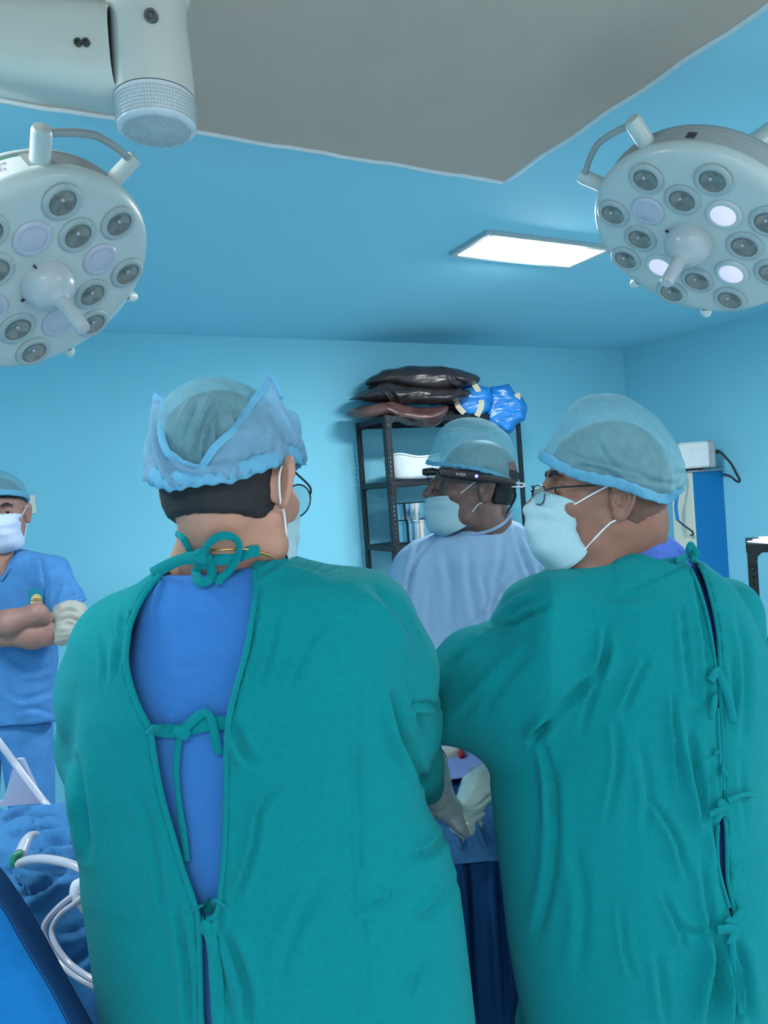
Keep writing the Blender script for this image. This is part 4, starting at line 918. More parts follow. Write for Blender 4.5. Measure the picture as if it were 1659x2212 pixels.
# gloved right hand beyond the sleeve, left hand at the table
def glove(person, base, wrist, d, nrm, s, m, curl=.6, r0=.036, sc=1.05, name='glove', h=.004):
    fr = frame_dir(wrist, d, nrm, sc); f = U([chain([base, wrist], [r0, .029], .02), hand(fr, s, curl)], .015)
    pts = [base, wrist]+[fr.w(x, y, z) for x in (-.08, .08) for y in (0, .2) for z in (-.12, .04)]; lo, hi = bb(pts, .045)
    return surf(name, f, lo, hi, h, m, person, wb=(.0012, 110, 3, (1, 1, 1)))
glove(pA, P(915, 1650, 1.42), P(955, 1735, 1.50), P(1010, 1790, 1.56)-P(955, 1735, 1.50), UP-.5*FH, 1, M_glove, .8, .046)
glove(pA, P(405, 1750, 1.60), P(450, 1752, 1.64), RH+.3*FH-.3*UP, UP, -1, M_glove, .7, .034, h=.005)
legs(pA, -.20, 1.15, 0, M_scrub)
# ------------------------------------------------------------------ surgeon in profile (right of centre)
pB = empty('person', ground(1400, 1.36), 'person in a green surgical gown in profile with spectacles and bulky blue cap', 'person')
hB = Fr(P(1304, 1076, 1.30), -87, -8, 0, 1.03)
levB = [(1180, 1.33, .085), (1220, 1.33, .12), (1280, 1.33, .155), (1400, 1.33, .175), (1600, 1.33, .185), (1900, 1.33, .20), (2212, 1.33, .22)]
SB_l = [(1290, 1186), (1235, 1208), (1180, 1232), (1140, 1265), (1115, 1330), (1100, 1420), (1080, 1520), (1067, 1610), (1064, 1700), (1074, 1800), (1085, 1900), (1096, 2000), (1112, 2100), (1132, 2212)]
SB_r = [(1400, 1186), (1450, 1197), (1500, 1208), (1552, 1250), (1590, 1308), (1612, 1370), (1630, 1420), (1636, 1480), (1627, 1560), (1620, 1640), (1628, 1730), (1640, 1820), (1650, 1900), (1655, 2000), (1656, 2100), (1658, 2212)]
tB = loft(SB_l, SB_r, levB, 2.3, [(.60, .17, .64, 1.31, .225), (.30, .16, .66, 1.31, .235)])
slB = inflate([(1215, 1240), (1150, 1247), (1106, 1272), (1078, 1318), (1062, 1346), (1030, 1352), (998, 1358), (966, 1376), (930, 1420), (902, 1480), (900, 1560), (930, 1602), (965, 1613), (1050, 1617), (1110, 1604), (1160, 1570), (1196, 1548), (1240, 1480), (1265, 1380), (1260, 1290)], lambda x, y: 1.232+np.clip((1190-x)/300., 0, 1)*.175, .14, .095)
farB = chain([P(1560, 1330, 1.46), P(1585, 1480, 1.50), P(1590, 1620, 1.55)], [.075, .065, .05], .03)
foreB = chain([P(960, 1490, 1.40), P(1010, 1525, 1.55), P(1085, 1560, 1.72)], [.07, .05, .042], .02)
def gB0(p): return smin(smin(smin(tB(p), slB(p), .06), farB(p), .05), foreB(p), .02)
slit1 = cat([(1484, 1200), (1500, 1206), (1520, 1240), (1538, 1300), (1551, 1370), (1554, 1444), (1547, 1450), (1540, 1400), (1527, 1330), (1508, 1265), (1493, 1230)], 3, True)
slit2 = cat([(1549, 1476), (1553, 1476), (1559, 1560), (1562, 1650), (1561, 1725), (1556, 1725), (1555, 1640), (1551, 1560)], 3, True)
slit3 = cat([(1553, 1768), (1566, 1768), (1570, 1830), (1572, 1900), (1584, 1960), (1586, 1990), (1575, 1960), (1553, 1880), (1549, 1820)], 3, True)
oBs = [openfn(s_, 1.36, 1.2) for s_ in (slit1, slit2, slit3)]
def gownB(p):
    d = gB0(p); ov = [o(p) for o in oBs]; sh = np.maximum(d, -np.maximum(d+.009, np.minimum.reduce(ov)-.03))
    for o in ov: sh = smax(sh, -o, .004)
    return sh
FB = [([(1062, 1346), (1100, 1352), (1140, 1330), (1185, 1310)], 6, .007), ([(1185, 1555), (1240, 1500), (1290, 1450), (1310, 1400)], 8, .007), ([(1310, 1350), (1305, 1430), (1280, 1500), (1255, 1580)], 7, .006), ([(1190, 1560), (1165, 1580), (1150, 1600)], 8, .014),
      ([(1400, 1420), (1370, 1480), (1345, 1540)], 6, .004), ([(1330, 1560), (1335, 1650), (1310, 1780)], 7, .0035), ([(1455, 1500), (1460, 1600), (1475, 1720)], 5, .006), ([(1490, 1580), (1510, 1700), (1530, 1790)], 8, .010), ([(1400, 1720), (1455, 1800), (1485, 1900)], 6, .005),
      ([(1430, 1930), (1460, 1990), (1480, 2050)], 5, .004), ([(1515, 1850), (1530, 1950), (1545, 2050), (1550, 2212)], 7, .006), ([(1340, 1950), (1350, 2050), (1370, 2120)], 6, .003), ([(1200, 1640), (1200, 1750), (1190, 1900), (1160, 2020)], 10, .006), ([(1170, 1600), (1190, 1680), (1195, 1780)], 7, .007),
      ([(1150, 1400), (1090, 1470), (1040, 1540)], 12, .004), ([(1020, 1380), (980, 1430), (955, 1480)], 6, .004), ([(1060, 1375), (1000, 1410), (960, 1450)], 5, .003), ([(1160, 1290), (1120, 1310), (1085, 1340)], 6, .005), ([(1110, 1430), (1050, 1490), (990, 1560)], 9, .003),
      ([(1470, 1300), (1480, 1400), (1490, 1500)], 6, .004), ([(1500, 1260), (1520, 1350), (1530, 1450), (1530, 1560)], 6, .005), ([(1590, 1330), (1608, 1400), (1610, 1500), (1605, 1600)], 8, .006), ([(1580, 1420), (1585, 1500), (1575, 1560)], 6, .004),
      ([(1530, 1640), (1540, 1760), (1560, 1880)], 6, .005), ([(1560, 1880), (1600, 1870), (1650, 1850)], 5, .004), ([(1600, 1640), (1605, 1720), (1612, 1800)], 6, .003), ([(1560, 2030), (1545, 2120), (1535, 2212)], 12, .014), ([(1590, 2030), (1605, 2100), (1620, 2212)], 10, .012), ([(1575, 2060), (1580, 2130), (1590, 2212)], 6, .012), ([(1545, 1995), (1500, 2010), (1465, 2000)], 7, .005),
      ([(1300, 1195), (1360, 1190), (1420, 1204), (1480, 1222)], 4, .003), ([(1250, 1260), (1320, 1290), (1400, 1280)], 14, .003), ([(1380, 1600), (1400, 1700), (1395, 1800)], 9, .003), ([(1240, 1820), (1260, 1950), (1250, 2100)], 12, .0035), ([(1420, 2060), (1430, 2130), (1440, 2212)], 8, .004)]
lo, hi = bb([P(x, y, z) for x in (1050, 1670) for y in (1180, 2250) for z in (1.12, 1.60)]+[P(890, 1400, 1.45), P(900, 1620, 1.5), P(1060, 1640, 1.80)], .02); lo[2] = .28
gBobj = surf('gown', gownB, lo, hi, .0058, M_gown, pB, FB, wb=(.0026, 17, 21), label='green wrap-around gown tied down the back')
lo2 = lo.copy(); hi2 = hi.copy(); lo2[2] = .55
colB = inflate([(1262, 1215), (1300, 1186), (1345, 1168), (1390, 1155), (1430, 1152), (1462, 1172), (1492, 1202), (1510, 1245), (1450, 1290), (1330, 1290), (1262, 1260)], 1.335, .06, .095)
scrB = lambda p: smin(smax(tB(p)+.026, .57-p[:, 2], .01), colB(p), .03)
surf('scrub_top', scrB, lo2, hi2+.03, .008, M_purple, pB, folds=[([(1330, 1186), (1390, 1170), (1440, 1172), (1480, 1200)], 4, .003), ([(1360, 1200), (1420, 1190), (1460, 1200)], 4, .002)], wb=(.0018, 22, 4, (1, 1, .8)))
nkB = [chain([hB.w(0, -.030, -.02), P(1360, 1130, 1.305), P(1350, 1190, 1.33)], [.062, .058, .068], .03), seg(P(1310, 1160, 1.29), P(1275, 1235, 1.29), .050, .055), seg(P(1350, 1215, 1.34), P(1390, 1245, 1.38), .06, .04)]
headB = make_body(pB, hB, nkB, M_skinB, .0023, ear_out=.0)
sB = lambda p: np.minimum(np.minimum(gownB(p), scrB(p)), headB(p))
def rb(name, pts, w, off=.008, th=.004, m=M_gown, default=1.2): return ribbon(name, pts, w, gBobj, sB, m, off, th, default=default)
rb('neck_tie', [(1462, 1212), (1478, 1204), (1495, 1206), (1503, 1216), (1492, 1214)], .011, .010)
rb('neck_tie', [(1496, 1214), (1504, 1200), (1498, 1184), (1492, 1176), (1488, 1190), (1494, 1206)], .011, .016)
rb('back_tie', [(1535, 1470), (1545, 1455), (1553, 1450), (1560, 1470), (1575, 1510), (1585, 1560)], .012, .010)
rb('back_tie', [(1546, 1462), (1550, 1480), (1545, 1510), (1536, 1550)], .010, .010)
rb('back_tie', [(1546, 1624), (1556, 1640), (1564, 1660), (1566, 1676)], .010, .010)
rb('back_tie', [(1572, 1730), (1590, 1722), (1610, 1716), (1630, 1718)], .008, .010)
rb('back_tie', [(1532, 1760), (1550, 1752), (1568, 1742), (1560, 1732), (1556, 1740), (1575, 1750)], .009, .013)
rb('back_tie', [(1568, 1984), (1580, 1992), (1595, 1976), (1607, 1968)], .012, .010)
rb('back_tie', [(1550, 2010), (1575, 2006), (1588, 2012), (1580, 2030), (1572, 2028)], .013, .012)
rb('back_tie', [(1582, 2020), (1584, 2070), (1592, 2130), (1600, 2190)], .009, .010)
for r0, r1_ in ((slit1[3:17], None), (slit1[18:31], None), (slit2[2:12], None), (slit2[13:23], None), (slit3[3:17], None), (slit3[18:27], None)):
    mb = MB(); mb.tube(on(gB0, r0, -.001, .8, default=1.15), .0032, 8, smooth=2); mb.build('hem', M_gown, gBobj)
# cap: full crown, thin cloth over dark hair
hairmesh(pB, hB, lambda q: np.maximum(np.maximum(-(q[:, 2]+.060), q[:, 2]-.03), q[:, 1]+.020), m=M_stub, off=.0005, name='shaved_hair')
capBf = inflate([(1168, 990), (1180, 962), (1205, 925), (1228, 885), (1258, 860), (1300, 850), (1348, 856), (1395, 884), (1432, 920), (1458, 955), (1478, 1000), (1484, 1030), (1478, 1050), (1462, 1066), (1446, 1082), (1440, 1110), (1400, 1125), (1300, 1100), (1240, 1080), (1185, 1045)], 1.30, .085, .116)
lo, hi = bb([P(x, y, z) for x in (1140, 1500) for y in (835, 1135) for z in (1.17, 1.43)], .01)
bl = cat([(1130, 992), (1172, 996), (1200, 1012), (1240, 1032), (1290, 1044), (1340, 1056), (1400, 1078), (1440, 1088), (1500, 1080), (1500, 1200), (1130, 1200)], 2, True)
def cutB(p): x, y, z = pix(p); return -poly2(bl, x, y)*1.3/FPX
crB = hB.lift(ell((0, -0.006, 0.037), (0.081, 0.100, 0.096))); loH, hiH = bb([hB.w(x, y, z) for x in (-.1, .1) for y in (-.13, .11) for z in (-.1, .15)], 0.005)
surf('hair', lambda p: smax(crB(p), cutB(p)+.016, .006), loH, hiH, .004, M_hair, pB, wb=(.001, 200, 3, (1, 1, 1)))
FcB = [([(1335, 870), (1380, 920), (1420, 980), (1445, 1040)], 6, .003), ([(1400, 900), (1440, 950), (1468, 1020)], 5, .003), ([(1220, 960), (1270, 990), (1330, 1005), (1400, 1030)], 4, .003), ([(1290, 940), (1310, 985), (1350, 1020)], 4, .0025), ([(1480, 1010), (1460, 1060), (1440, 1075)], 5, .004), ([(1240, 1005), (1300, 1015), (1350, 1040)], 4, .003), ([(1360, 1030), (1400, 1036), (1440, 1045), (1470, 1040)], 5, .003)]
capBo = surf('surgical_cap', capBf, lo, hi, .0032, M_cap, pB, FcB, wb=(.0022, 50, 9, (1, 1, 1)), keep=lambda V: cutB(V) < .0)
bandB = lambda p: smax(smax(np.abs(capBf(p)-.002)-.0032, cutB(p)-.002, .003), -(cutB(p)+.0175), .003)
surf('elastic_band', bandB, lo, hi, .003, M_capf, capBo, wb=(.0016, 260, 3, (1, 1, 1)))
mask_mesh(pB, hB, M_mask, W=.066, side_y=(.060, .036), low=-.138); glasses(pB, hB, M_gframe, 'half', y=.120, w=.027, hh=.016, zc=-.002); eyebrows(pB, hB)
glove(pB, P(1070, 1558, 1.69), P(1120, 1590, 1.78), RH*.3+FH*.6-UP*.5, UP, -1, M_glove, .7, .04, h=.005)
legs(pB, .40, 1.31, -60, M_purple)
# ------------------------------------------------------------------ person with smart glasses (centre, behind the table)
pC = empty('person', ground(1040, 2.03), 'person in a pale blue gown wearing black smart glasses, mask below the nose', 'person')
hC = Fr(P(1024, 1056, 1.95), -97, -9, 0, 1.04)
levC = [(1110, 2.0, .07), (1150, 2.0, .10), (1200, 2.0, .125), (1300, 2.01, .14), (1500, 2.02, .15), (1700, 2.03, .16)]
SC_l = [(1000, 1128), (955, 1146), (905, 1168), (886, 1200), (868, 1248), (853, 1295), (838, 1400), (830, 1600), (825, 1700)]
SC_r = [(1085, 1100), (1118, 1122), (1150, 1162), (1190, 1190), (1222, 1216), (1245, 1270), (1262, 1400), (1265, 1600), (1270, 1700)]
tC = loft(SC_l, SC_r, levC, 2.4, [(.6, -.07, .52, 2.03, .18), (.35, -.08, .53, 2.03, .19)])
nkp = cat([(972, 1128), (984, 1144), (1010, 1154), (1042, 1152), (1072, 1141), (1096, 1122), (1106, 1100), (1085, 1060), (980, 1060)], 3, True); oC = openfn(nkp, 2.02, 1.93)
armC = U([chain([P(905, 1240, 1.98), P(890, 1420, 1.95), P(960, 1530, 1.84)], [.075, .07, .05], .03), chain([P(1190, 1270, 2.0), P(1215, 1440, 1.97), P(1150, 1540, 1.86)], [.08, .07, .05], .03)], .03)
gC0 = lambda p: smin(tC(p), armC(p), .04)
def gownC(p): return gC0(p)
FC = [([(905, 1170), (885, 1260), (880, 1340)], 5, .006), ([(950, 1150), (900, 1210), (878, 1290)], 4, .004), ([(1110, 1130), (1125, 1190), (1150, 1260)], 5, .006), ([(1125, 1150), (1160, 1210), (1170, 1270)], 5, .005), ([(1085, 1150), (1080, 1220), (1060, 1290)], 7, .004), ([(1150, 1200), (1180, 1220), (1205, 1250)], 5, .004),
      ([(960, 1190), (975, 1270), (970, 1360)], 9, .004), ([(1010, 1180), (1015, 1260), (1030, 1350)], 7, .003), ([(1040, 1240), (1050, 1310), (1010, 1360)], 5, .003), ([(1100, 1250), (1065, 1300), (1060, 1350)], 5, .005), ([(1075, 1280), (1120, 1300), (1150, 1290)], 6, .004), ([(930, 1260), (925, 1330), (930, 1400)], 6, .003)]
lo, hi = bb([P(x, y, z) for x in (815, 1285) for y in (1095, 1600) for z in (1.80, 2.22)], .02); lo[2] = .34
gCo = surf('gown', gownC, lo, hi, .0075, M_lgown, pC, FC, wb=(.003, 22, 31, (1, 1, .4)), label='pale blue disposable gown with a round neck')
nkC = [chain([hC.w(0, -.03, -.03), hC.w(0, -.04, -.085), P(1046, 1150, 2.0)], [.055, .058, .072], .03), seg(P(1040, 1165, 2.0), P(1000, 1180, 2.0), .07, .06), seg(P(1060, 1150, 2.01), P(1110, 1175, 2.02), .06, .05)]
mb = MB(); mb.tube(on(lambda p: np.minimum(gC0(p), U(nkC, .03)(p)), [(975, 1142), (990, 1149), (1012, 1154), (1042, 1151), (1070, 1141), (1092, 1126), (1106, 1106)], .001, 1.5, default=1.9), .0045, 8, smooth=4); mb.build('neck_binding', M_lgown, gCo)
headC = make_body(pC, hC, nkC, M_skinC, .003)
hairmesh(pC, hC, lambda q: np.maximum(np.maximum(-(q[:, 2]+.034+1.1*np.maximum(q[:, 1]+.01, 0)), q[:, 2]-.055), .6*(q[:, 1]+.034)+np.minimum(0, .018-q[:, 2])*1.2), off=.0015)
capCf = inflate([(922, 1012), (930, 975), (944, 940), (965, 915), (1000, 903), (1040, 904), (1075, 918), (1100, 944), (1112, 975), (1111, 1005), (1106, 1060), (1070, 1090), (1000, 1080), (935, 1050)], 1.95, .11, .115)
blC = cat([(900, 1002), (925, 1003), (980, 1009), (1030, 1016), (1075, 1028), (1105, 1042), (1130, 1048), (1130, 1150), (900, 1150)], 2, True)
def cutC(p): x, y, z = pix(p); return -poly2(blC, x, y)*1.95/FPX
lo, hi = bb([P(x, y, z) for x in (905, 1130) for y in (890, 1100) for z in (1.80, 2.10)], .01)
capCo = surf('surgical_cap', capCf, lo, hi, .004, M_cap, pC, [([(1075, 925), (1095, 965), (1100, 1010)], 5, .005), ([(960, 930), (990, 920), (1040, 925)], 5, .003), ([(945, 960), (940, 990), (935, 1010)], 3, .003)], wb=(.003, 45, 19, (1, 1, 1)), keep=lambda V: cutC(V) < 0)
bandC = lambda p: smax(smax(np.abs(capCf(p)-.001)-.0034, cutC(p)-.002, .003), -(cutC(p)+.010), .003)
surf('elastic_band', bandC, lo, hi, .0036, M_capf, capCo, wb=(.002, 240, 3, (1, 1, 1)))
mask_mesh(pC, hC, M_mask, nose_drop=.02, W=.064, side_y=(.050, .022), low=-.128, zb=-.080)
# smart glasses
def hw(*a): return hC.w(*a)
ax = [hC.M[:, 0], hC.M[:, 1], hC.M[:, 2]]; sg = MB()
sec = [(.112, .030, .007, .006), (.104, .030, .0105, .007), (.080, .029, .0125, .008), (.030, .0275, .0135, .009), (.004, .0265, .0135, .009), (-.004, .026, .010, .007), (-.060, .021, .009, .006), (-.078, .018, .006, .005)]
V = []
for y, z, hz, hx in sec:
    xx = -.088-.004*(1-abs(y)/.11)-.002
    for i in range(16): t_ = 2*math.pi*i/16; V.append(hw(xx+hx*math.copysign(abs(math.cos(t_))**.5, math.cos(t_)), y, z+hz*math.copysign(abs(math.sin(t_))**.5, math.sin(t_))))
ns = len(sec); sg.add(V, [(k*16+i, k*16+(i+1) % 16, (k+1)*16+(i+1) % 16, (k+1)*16+i) for k in range(ns-1) for i in range(16)]+[tuple(range(16))[::-1], tuple((ns-1)*16+i for i in range(16))])
sgo = sg.build('smart_glasses', M_black, pC, label='black smart glasses with a thick side bar and a glowing blue light')
mb = MB(); mb.tube([hw(-.078, .112, .034), hw(-.05, .122, .038), hw(0, .125, .038), hw(.05, .122, .038), hw(.078, .105, .034)], .0035, 8); mb.tube([hw(.078, .105, .034), hw(.084, .03, .03), hw(.086, -.06, .02)], .004, 8); mb.build('brow_bar', M_black, sgo)
mb = MB(); mb.tube([hw(-.060, .112, .030), hw(-.052, .133, .029), hw(-.048, .143, .028)], [.008, .0105, .0085], 12, smooth=4); pod = mb.build('display_pod', M_black, sgo)
mb = MB(); mb.tube([hw(-.03, .128, .028), hw(-.026, .124, .01), hw(-.014, .118, .0)], .0012, 6); mb.build('nose_wire', M_gframe, sgo)
def sideq(px, py, out=.0012):
    y = (1027-px)*1.95/FPX/1.10; z = (1056-py)*1.95/FPX/1.10; return y, z
for nm, r_, mm, ou in (('status_light', .0042, M_led, .0005), ('light_core', .0020, M_ledc, .0035)):
    mb = MB(); mb.lathe(hw(-.1025, .022, .0270), -ax[0], [(r_, -.004), (r_, ou), (r_*.6, ou+.0016), (.0001, ou+.002)], 16); mb.build(nm, mm, sgo)
text_on('lettering', 'VUZIX', .0085, lambda x, y, z: hw(-.1030-z, .073-x*1.0, .0250+y), M_white, sgo, ext=.0003)
mb = MB(); mb.tube([hw(-.084, -.078, .020), hw(-.084, -.10, .020), hw(-.080, -.104, .016), hw(-.084, -.098, .012), hw(-.084, -.072, .010)], .0022, 8); mb.build('cable_loop', M_loop, sgo)
mb = MB(); mb.tube([hw(-.080, -.078, .010), hw(-.07, -.088, -.01), hw(-.06, -.085, -.03), hw(-.06, -.072, -.055)], .0028, 8); mb.build('cable', M_black, sgo)
legs(pC, .22, 2.03, 180, M_scrub)
# ------------------------------------------------------------------ person with crossed arms, far left
ZD = 2.72
pD = empty('person', ground(2, ZD+.02), 'person with crossed arms in blue scrubs and white mask at the left edge', 'person')
hD = Fr(P(2, 1112, ZD), 160, 2, 0, 1.08)
levD = [(1180, ZD, .06), (1210, ZD, .09), (1280, ZD+.01, .11), (1400, ZD+.01, .12), (1570, ZD+.01, .125)]
SD_r = [(40, 1183), (85, 1196), (118, 1212), (128, 1250), (122, 1320), (122, 1400), (128, 1480), (134, 1565)]; SD_l = [(-36, 1190), (-80, 1206), (-118, 1228), (-126, 1262), (-122, 1330), (-122, 1400), (-128, 1480), (-134, 1575)]
tD = loft(SD_l, SD_r, levD, 2.5)
armD = U([chain([P(108, 1242, ZD), P(142, 1300, ZD-.03), P(152, 1322, ZD-.05)], [.070, .062, .062], .03), chain([P(-112, 1255, ZD), P(-142, 1310, ZD-.03)], [.07, .062], .03)], .03)
sd0 = lambda p: smin(tD(p), armD(p), .04)
vn = cat([(-50, 1170), (-30, 1195), (-12, 1225), (4, 1254), (18, 1230), (34, 1195), (38, 1170)], 2, True); oD = openfn(vn, ZD, ZD-.1)
slc = lambda p: (lambda x, y, z: (y-1318-(x-150)*.15)*ZD/FPX)(*pix(p))
def scD(p):
    d = sd0(p); x, y, z = pix(p); cut = np.where(np.abs(x) > 126, (y-(1312+(np.abs(x)-150)*-.35))*ZD/FPX, (y-1572+.10*x)*ZD/FPX); return smax(smax(np.maximum(d, -(d+.012)), -oD(p), .006), cut, .01)
lo, hi = bb([P(x, y, z) for x in (-190, 190) for y in (1165, 1600) for z in (ZD-.15, ZD+.15)], .02)
FD = [([(88, 1205), (100, 1260), (98, 1310)], 4, .008), ([(140, 1240), (120, 1290), (118, 1320)], 4, .006), ([(60, 1200), (72, 1250), (80, 1290)], 4, .004), ([(20, 1420), (60, 1450), (110, 1440)], 6, .006), ([(0, 1480), (50, 1510), (120, 1490)], 6, .005), ([(30, 1540), (70, 1530), (120, 1545)], 5, .004)]
stD = surf('scrub_top', scD, lo, hi, .0078, M_scrubd, pD, FD, wb=(.0035, 34, 41, (1, 1, .7)))
mb = MB(); pts = on(sd0, [(-36, 1190), (-14, 1222), (4, 1252), (20, 1226), (38, 1188)], .001, 2.3, default=ZD-.1); mb.tube(pts, 1, 8, smooth=1, flat=(.016, .004), up=-CF); mb.build('neck_binding', M_scrubd, stD)
undD = U([lambda p: tD(p)+.016, ], .02)
lo2, hi2 = bb([P(x, y, z) for x in (-60, 60) for y in (1200, 1300) for z in (ZD-.15, ZD+.1)], .02)
surf('undershirt', lambda p: smax(undD(p), (1222-pix(p)[1])*ZD/FPX, .005), lo2, hi2, .008, M_under, pD)
cuffs = [chain([P(146, 1300, ZD-.03), P(152, 1336, ZD-.08), P(134, 1362, ZD-.12)], [.048, .060, .053], .02), chain([P(-142, 1310, ZD-.04), P(-150, 1348, ZD-.07), P(-128, 1362, ZD-.10)], [.058, .056, .050], .02)]
for cf, cx in ((cuffs[0], 150), (cuffs[1], -140)):
    lo2, hi2 = bb([P(cx+dx, y, z) for dx in (-60, 60) for y in (1280, 1400) for z in (ZD-.2, ZD+.08)], .01)
    surf('undershirt_sleeve', cf, lo2, hi2, .006, M_under, pD, folds=[([(118, 1330), (145, 1318), (172, 1325)], 3, .006), ([(125, 1345), (150, 1335), (172, 1345)], 3, .006), ([(120, 1320), (150, 1306), (170, 1310)], 3, .005)], wb=(.003, 90, 4, (.6, .6, 2.0)))
arms_D = U([chain([P(122, 1362, ZD-.11), P(70, 1370, ZD-.19), P(0, 1372, ZD-.20), P(-50, 1350, ZD-.18)], [.050, .048, .036, .028], .02), chain([P(-140, 1360, ZD-.10), P(-70, 1352, ZD-.19), P(20, 1345, ZD-.235), P(80, 1325, ZD-.22), P(100, 1335, ZD-.19)], [.050, .046, .042, .032, .022], .02)], .006)
lo3, hi3 = bb([P(x, y, z) for x in (-190, 190) for y in (1290, 1410) for z in (ZD-.28, ZD-.0)], .01)
nkD = [chain([hD.w(0, -.025, -.03), P(0, 1205, ZD)], [.056, .062], .03), seg(P(0, 1215, ZD-.01), P(0, 1240, ZD-.03), .07, .07)]
headD = make_body(pD, hD, nkD, M_skinD, .0036, extra=[(arms_D, lo3, hi3, .0055)]); eyebrows(pD, hD); mask_mesh(pD, hD, M_maskw, W=.070, zt=-.004)
capDf = hD.lift(U([ell((0, -.005, .052), (.088, .108, .098))], .02)); ctD = lambda p: (lambda q: -(q[:, 2]-.046-.22*q[:, 1]*1.0))(hD.l(p))
lo2, hi2 = bb([hD.w(x, y, z) for x in (-.1, .1) for y in (-.13, .12) for z in (-.02, .17)], .01)
cpD = surf('surgical_cap', capDf, lo2, hi2, .005, M_cap, pD, wb=(.003, 45, 3, (1, 1, 1)), keep=lambda V: ctD(V) < 0)
surf('elastic_band', lambda p: smax(smax(np.abs(capDf(p)-.001)-.0042, ctD(p)-.002, .003), -(ctD(p)+.020), .003), lo2, hi2, .0042, M_capf, cpD)
hairmesh(pD, hD, lambda q: np.maximum(-(q[:, 2]-.045-.1*q[:, 1]), -1), off=.002, h=.006)
# emblem patch on the chest pocket
zp = hit(sd0, 78, 1292, 2.3) or ZD-.1
def pp(x, y, o=.002): z = hit(sd0, x, y, 2.3) or zp; return P(x, y, z-.004-o)
V = [pp(62+32*i/6, 1272+38*j/6) for j in range(7) for i in range(7)]; ptc = obj('emblem_patch', V, [(j*7+i, (j+1)*7+i, (j+1)*7+i+1, j*7+i+1) for j in range(6) for i in range(6)], M_teal, stD)
mb = MB(); c_ = pp(79, 1297, .004); mb.add([c_]+[pp(79+12*math.cos(a), 1297-14*math.sin(a), .004) for a in np.linspace(0, math.pi, 13)], [(0, i+1, i+2) for i in range(12)]); mb.add([pp(66, 1299, .004), pp(92, 1299, .004), pp(92, 1304, .004), pp(66, 1304, .004)], [(0, 1, 2, 3)]); mb.build('sun_emblem', M_patch, ptc, smooth=False)
for yy in (1293, 1297.5, 1301.5): mb = MB(); mb.add([pp(70, yy, .006), pp(91, yy, .006), pp(91, yy+1.4, .006), pp(70, yy+1.4, .006)], [(0, 1, 2, 3)]); mb.build('emblem_line', M_copper, ptc, smooth=False)
legs(pD, (P(0, 1600, ZD+.02)-CAM)@RH, (P(0, 1600, ZD+.02)-CAM)@FH, 180, M_scrubd, top=.90)
# ------------------------------------------------------------------ person mostly outside the frame, right edge
ZE = 1.95
pE = empty('person', ground(1800, ZE+.03), 'person in a brighter green gown cut off by the right edge of the picture', 'person')
levE = [(1120, ZE, .06), (1180, ZE, .11), (1400, ZE, .13), (1700, ZE+.01, .15)]
tE = loft([(1790, 1150), (1740, 1210), (1705, 1270), (1690, 1400), (1680, 1700)], [(1850, 1120), (1900, 1150), (1940, 1200), (1948, 1400), (1952, 1700)], levE, 2.4, [(.6, .96, 1.34, ZE-.01, .17), (.35, .94, 1.36, ZE-.01, .18)])
arE = U([chain([P(1790, 1330, ZE-.02), P(1714, 1490, ZE-.06), P(1655, 1610, ZE-.15), P(1660, 1735, ZE-.22)], [.080, .076, .066, .048], .03), chain([P(1925, 1230, ZE), P(1940, 1450, ZE), P(1850, 1600, ZE-.2)], [.085, .08, .05], .03)], .03)
gE = lambda p: smin(tE(p), arE(p), .04)
lo, hi = bb([P(x, y, z) for x in (1590, 1990) for y in (1110, 1760) for z in (ZE-.28, ZE+.18)], .02); lo[2] = .34
surf('gown', gE, lo, hi, .0095, M_gown2, pE, [([(1650, 1500), (1640, 1600), (1632, 1690)], 5, .005), ([(1655, 1460), (1650, 1530), (1648, 1600)], 4, .004)], wb=(.004, 30, 51))
hE = Fr(P(1810, 1050, ZE-.02), 150, 8, 0, 1.05)
make_body(pE, hE, [chain([hE.w(0, -.03, -.03), P(1810, 1150, ZE)], [.055, .075], .03)], M_skinC, .006); mask_mesh(pE, hE, M_mask)
cE = hE.lift(ell((0, -.005, .055), (.09, .108, .098))); lo2, hi2 = bb([hE.w(x, y, z) for x in (-.1, .1) for y in (-.13, .12) for z in (-.02, .17)], .01)
surf('surgical_cap', cE, lo2, hi2, .008, M_cap, pE, keep=lambda V: hE.l(V)[:, 2] > .035)
glove(pE, P(1662, 1740, ZE-.215), P(1648, 1790, ZE-.22), -.3*RH-UP-.2*FH, -RH, 1, M_glovew, .6, .045, h=.005, sc=.9)
legs(pE, 1.14, ZE+.02, 180, M_scrub)
# ------------------------------------------------------------------ operating table and its drapes
def fnoise(X, Y, seed, sc=1.0):
    r = np.random.default_rng(seed); o = 0
    for k in range(7):
        a, b = r.normal(size=2)*10*sc; o = o+(1-2*np.abs(np.sin((X*a+Y*b)*.5+r.uniform(0, 6)+1.2*np.sin(X*b*.5-Y*a*.4))))/(1+k*.3)
    return o/3
def G(X, Y, z): return CAM+RH*X+FH*Y+UP*(z-CAM[2])
tb = empty('operating_table', G(-.2, 1.60, 0), 'operating table with a dark cushion hidden beneath the blue drapes', 'table')
mb = MB(); mb.box(G(-.15, 1.685, .86), RH, FH, UP, .90, .09, .035, .02); mb.build('cushion', M_black, tb)
mb = MB(); mb.box(G(-.15, 1.685, .80), RH, FH, UP, .88, .08, .02, .005); mb.build('table_frame', M_steel, tb)
mb = MB(); mb.box(G(-.15, 1.64, .42), RH, FH, UP, .14, .10, .36, .03); mb.build('pedestal', M_lampd, tb)
mb = MB(); mb.box(G(-.15, 1.64, .03), RH, FH, UP, .45, .13, .03, .02); mb.build('base', M_lampd, tb)
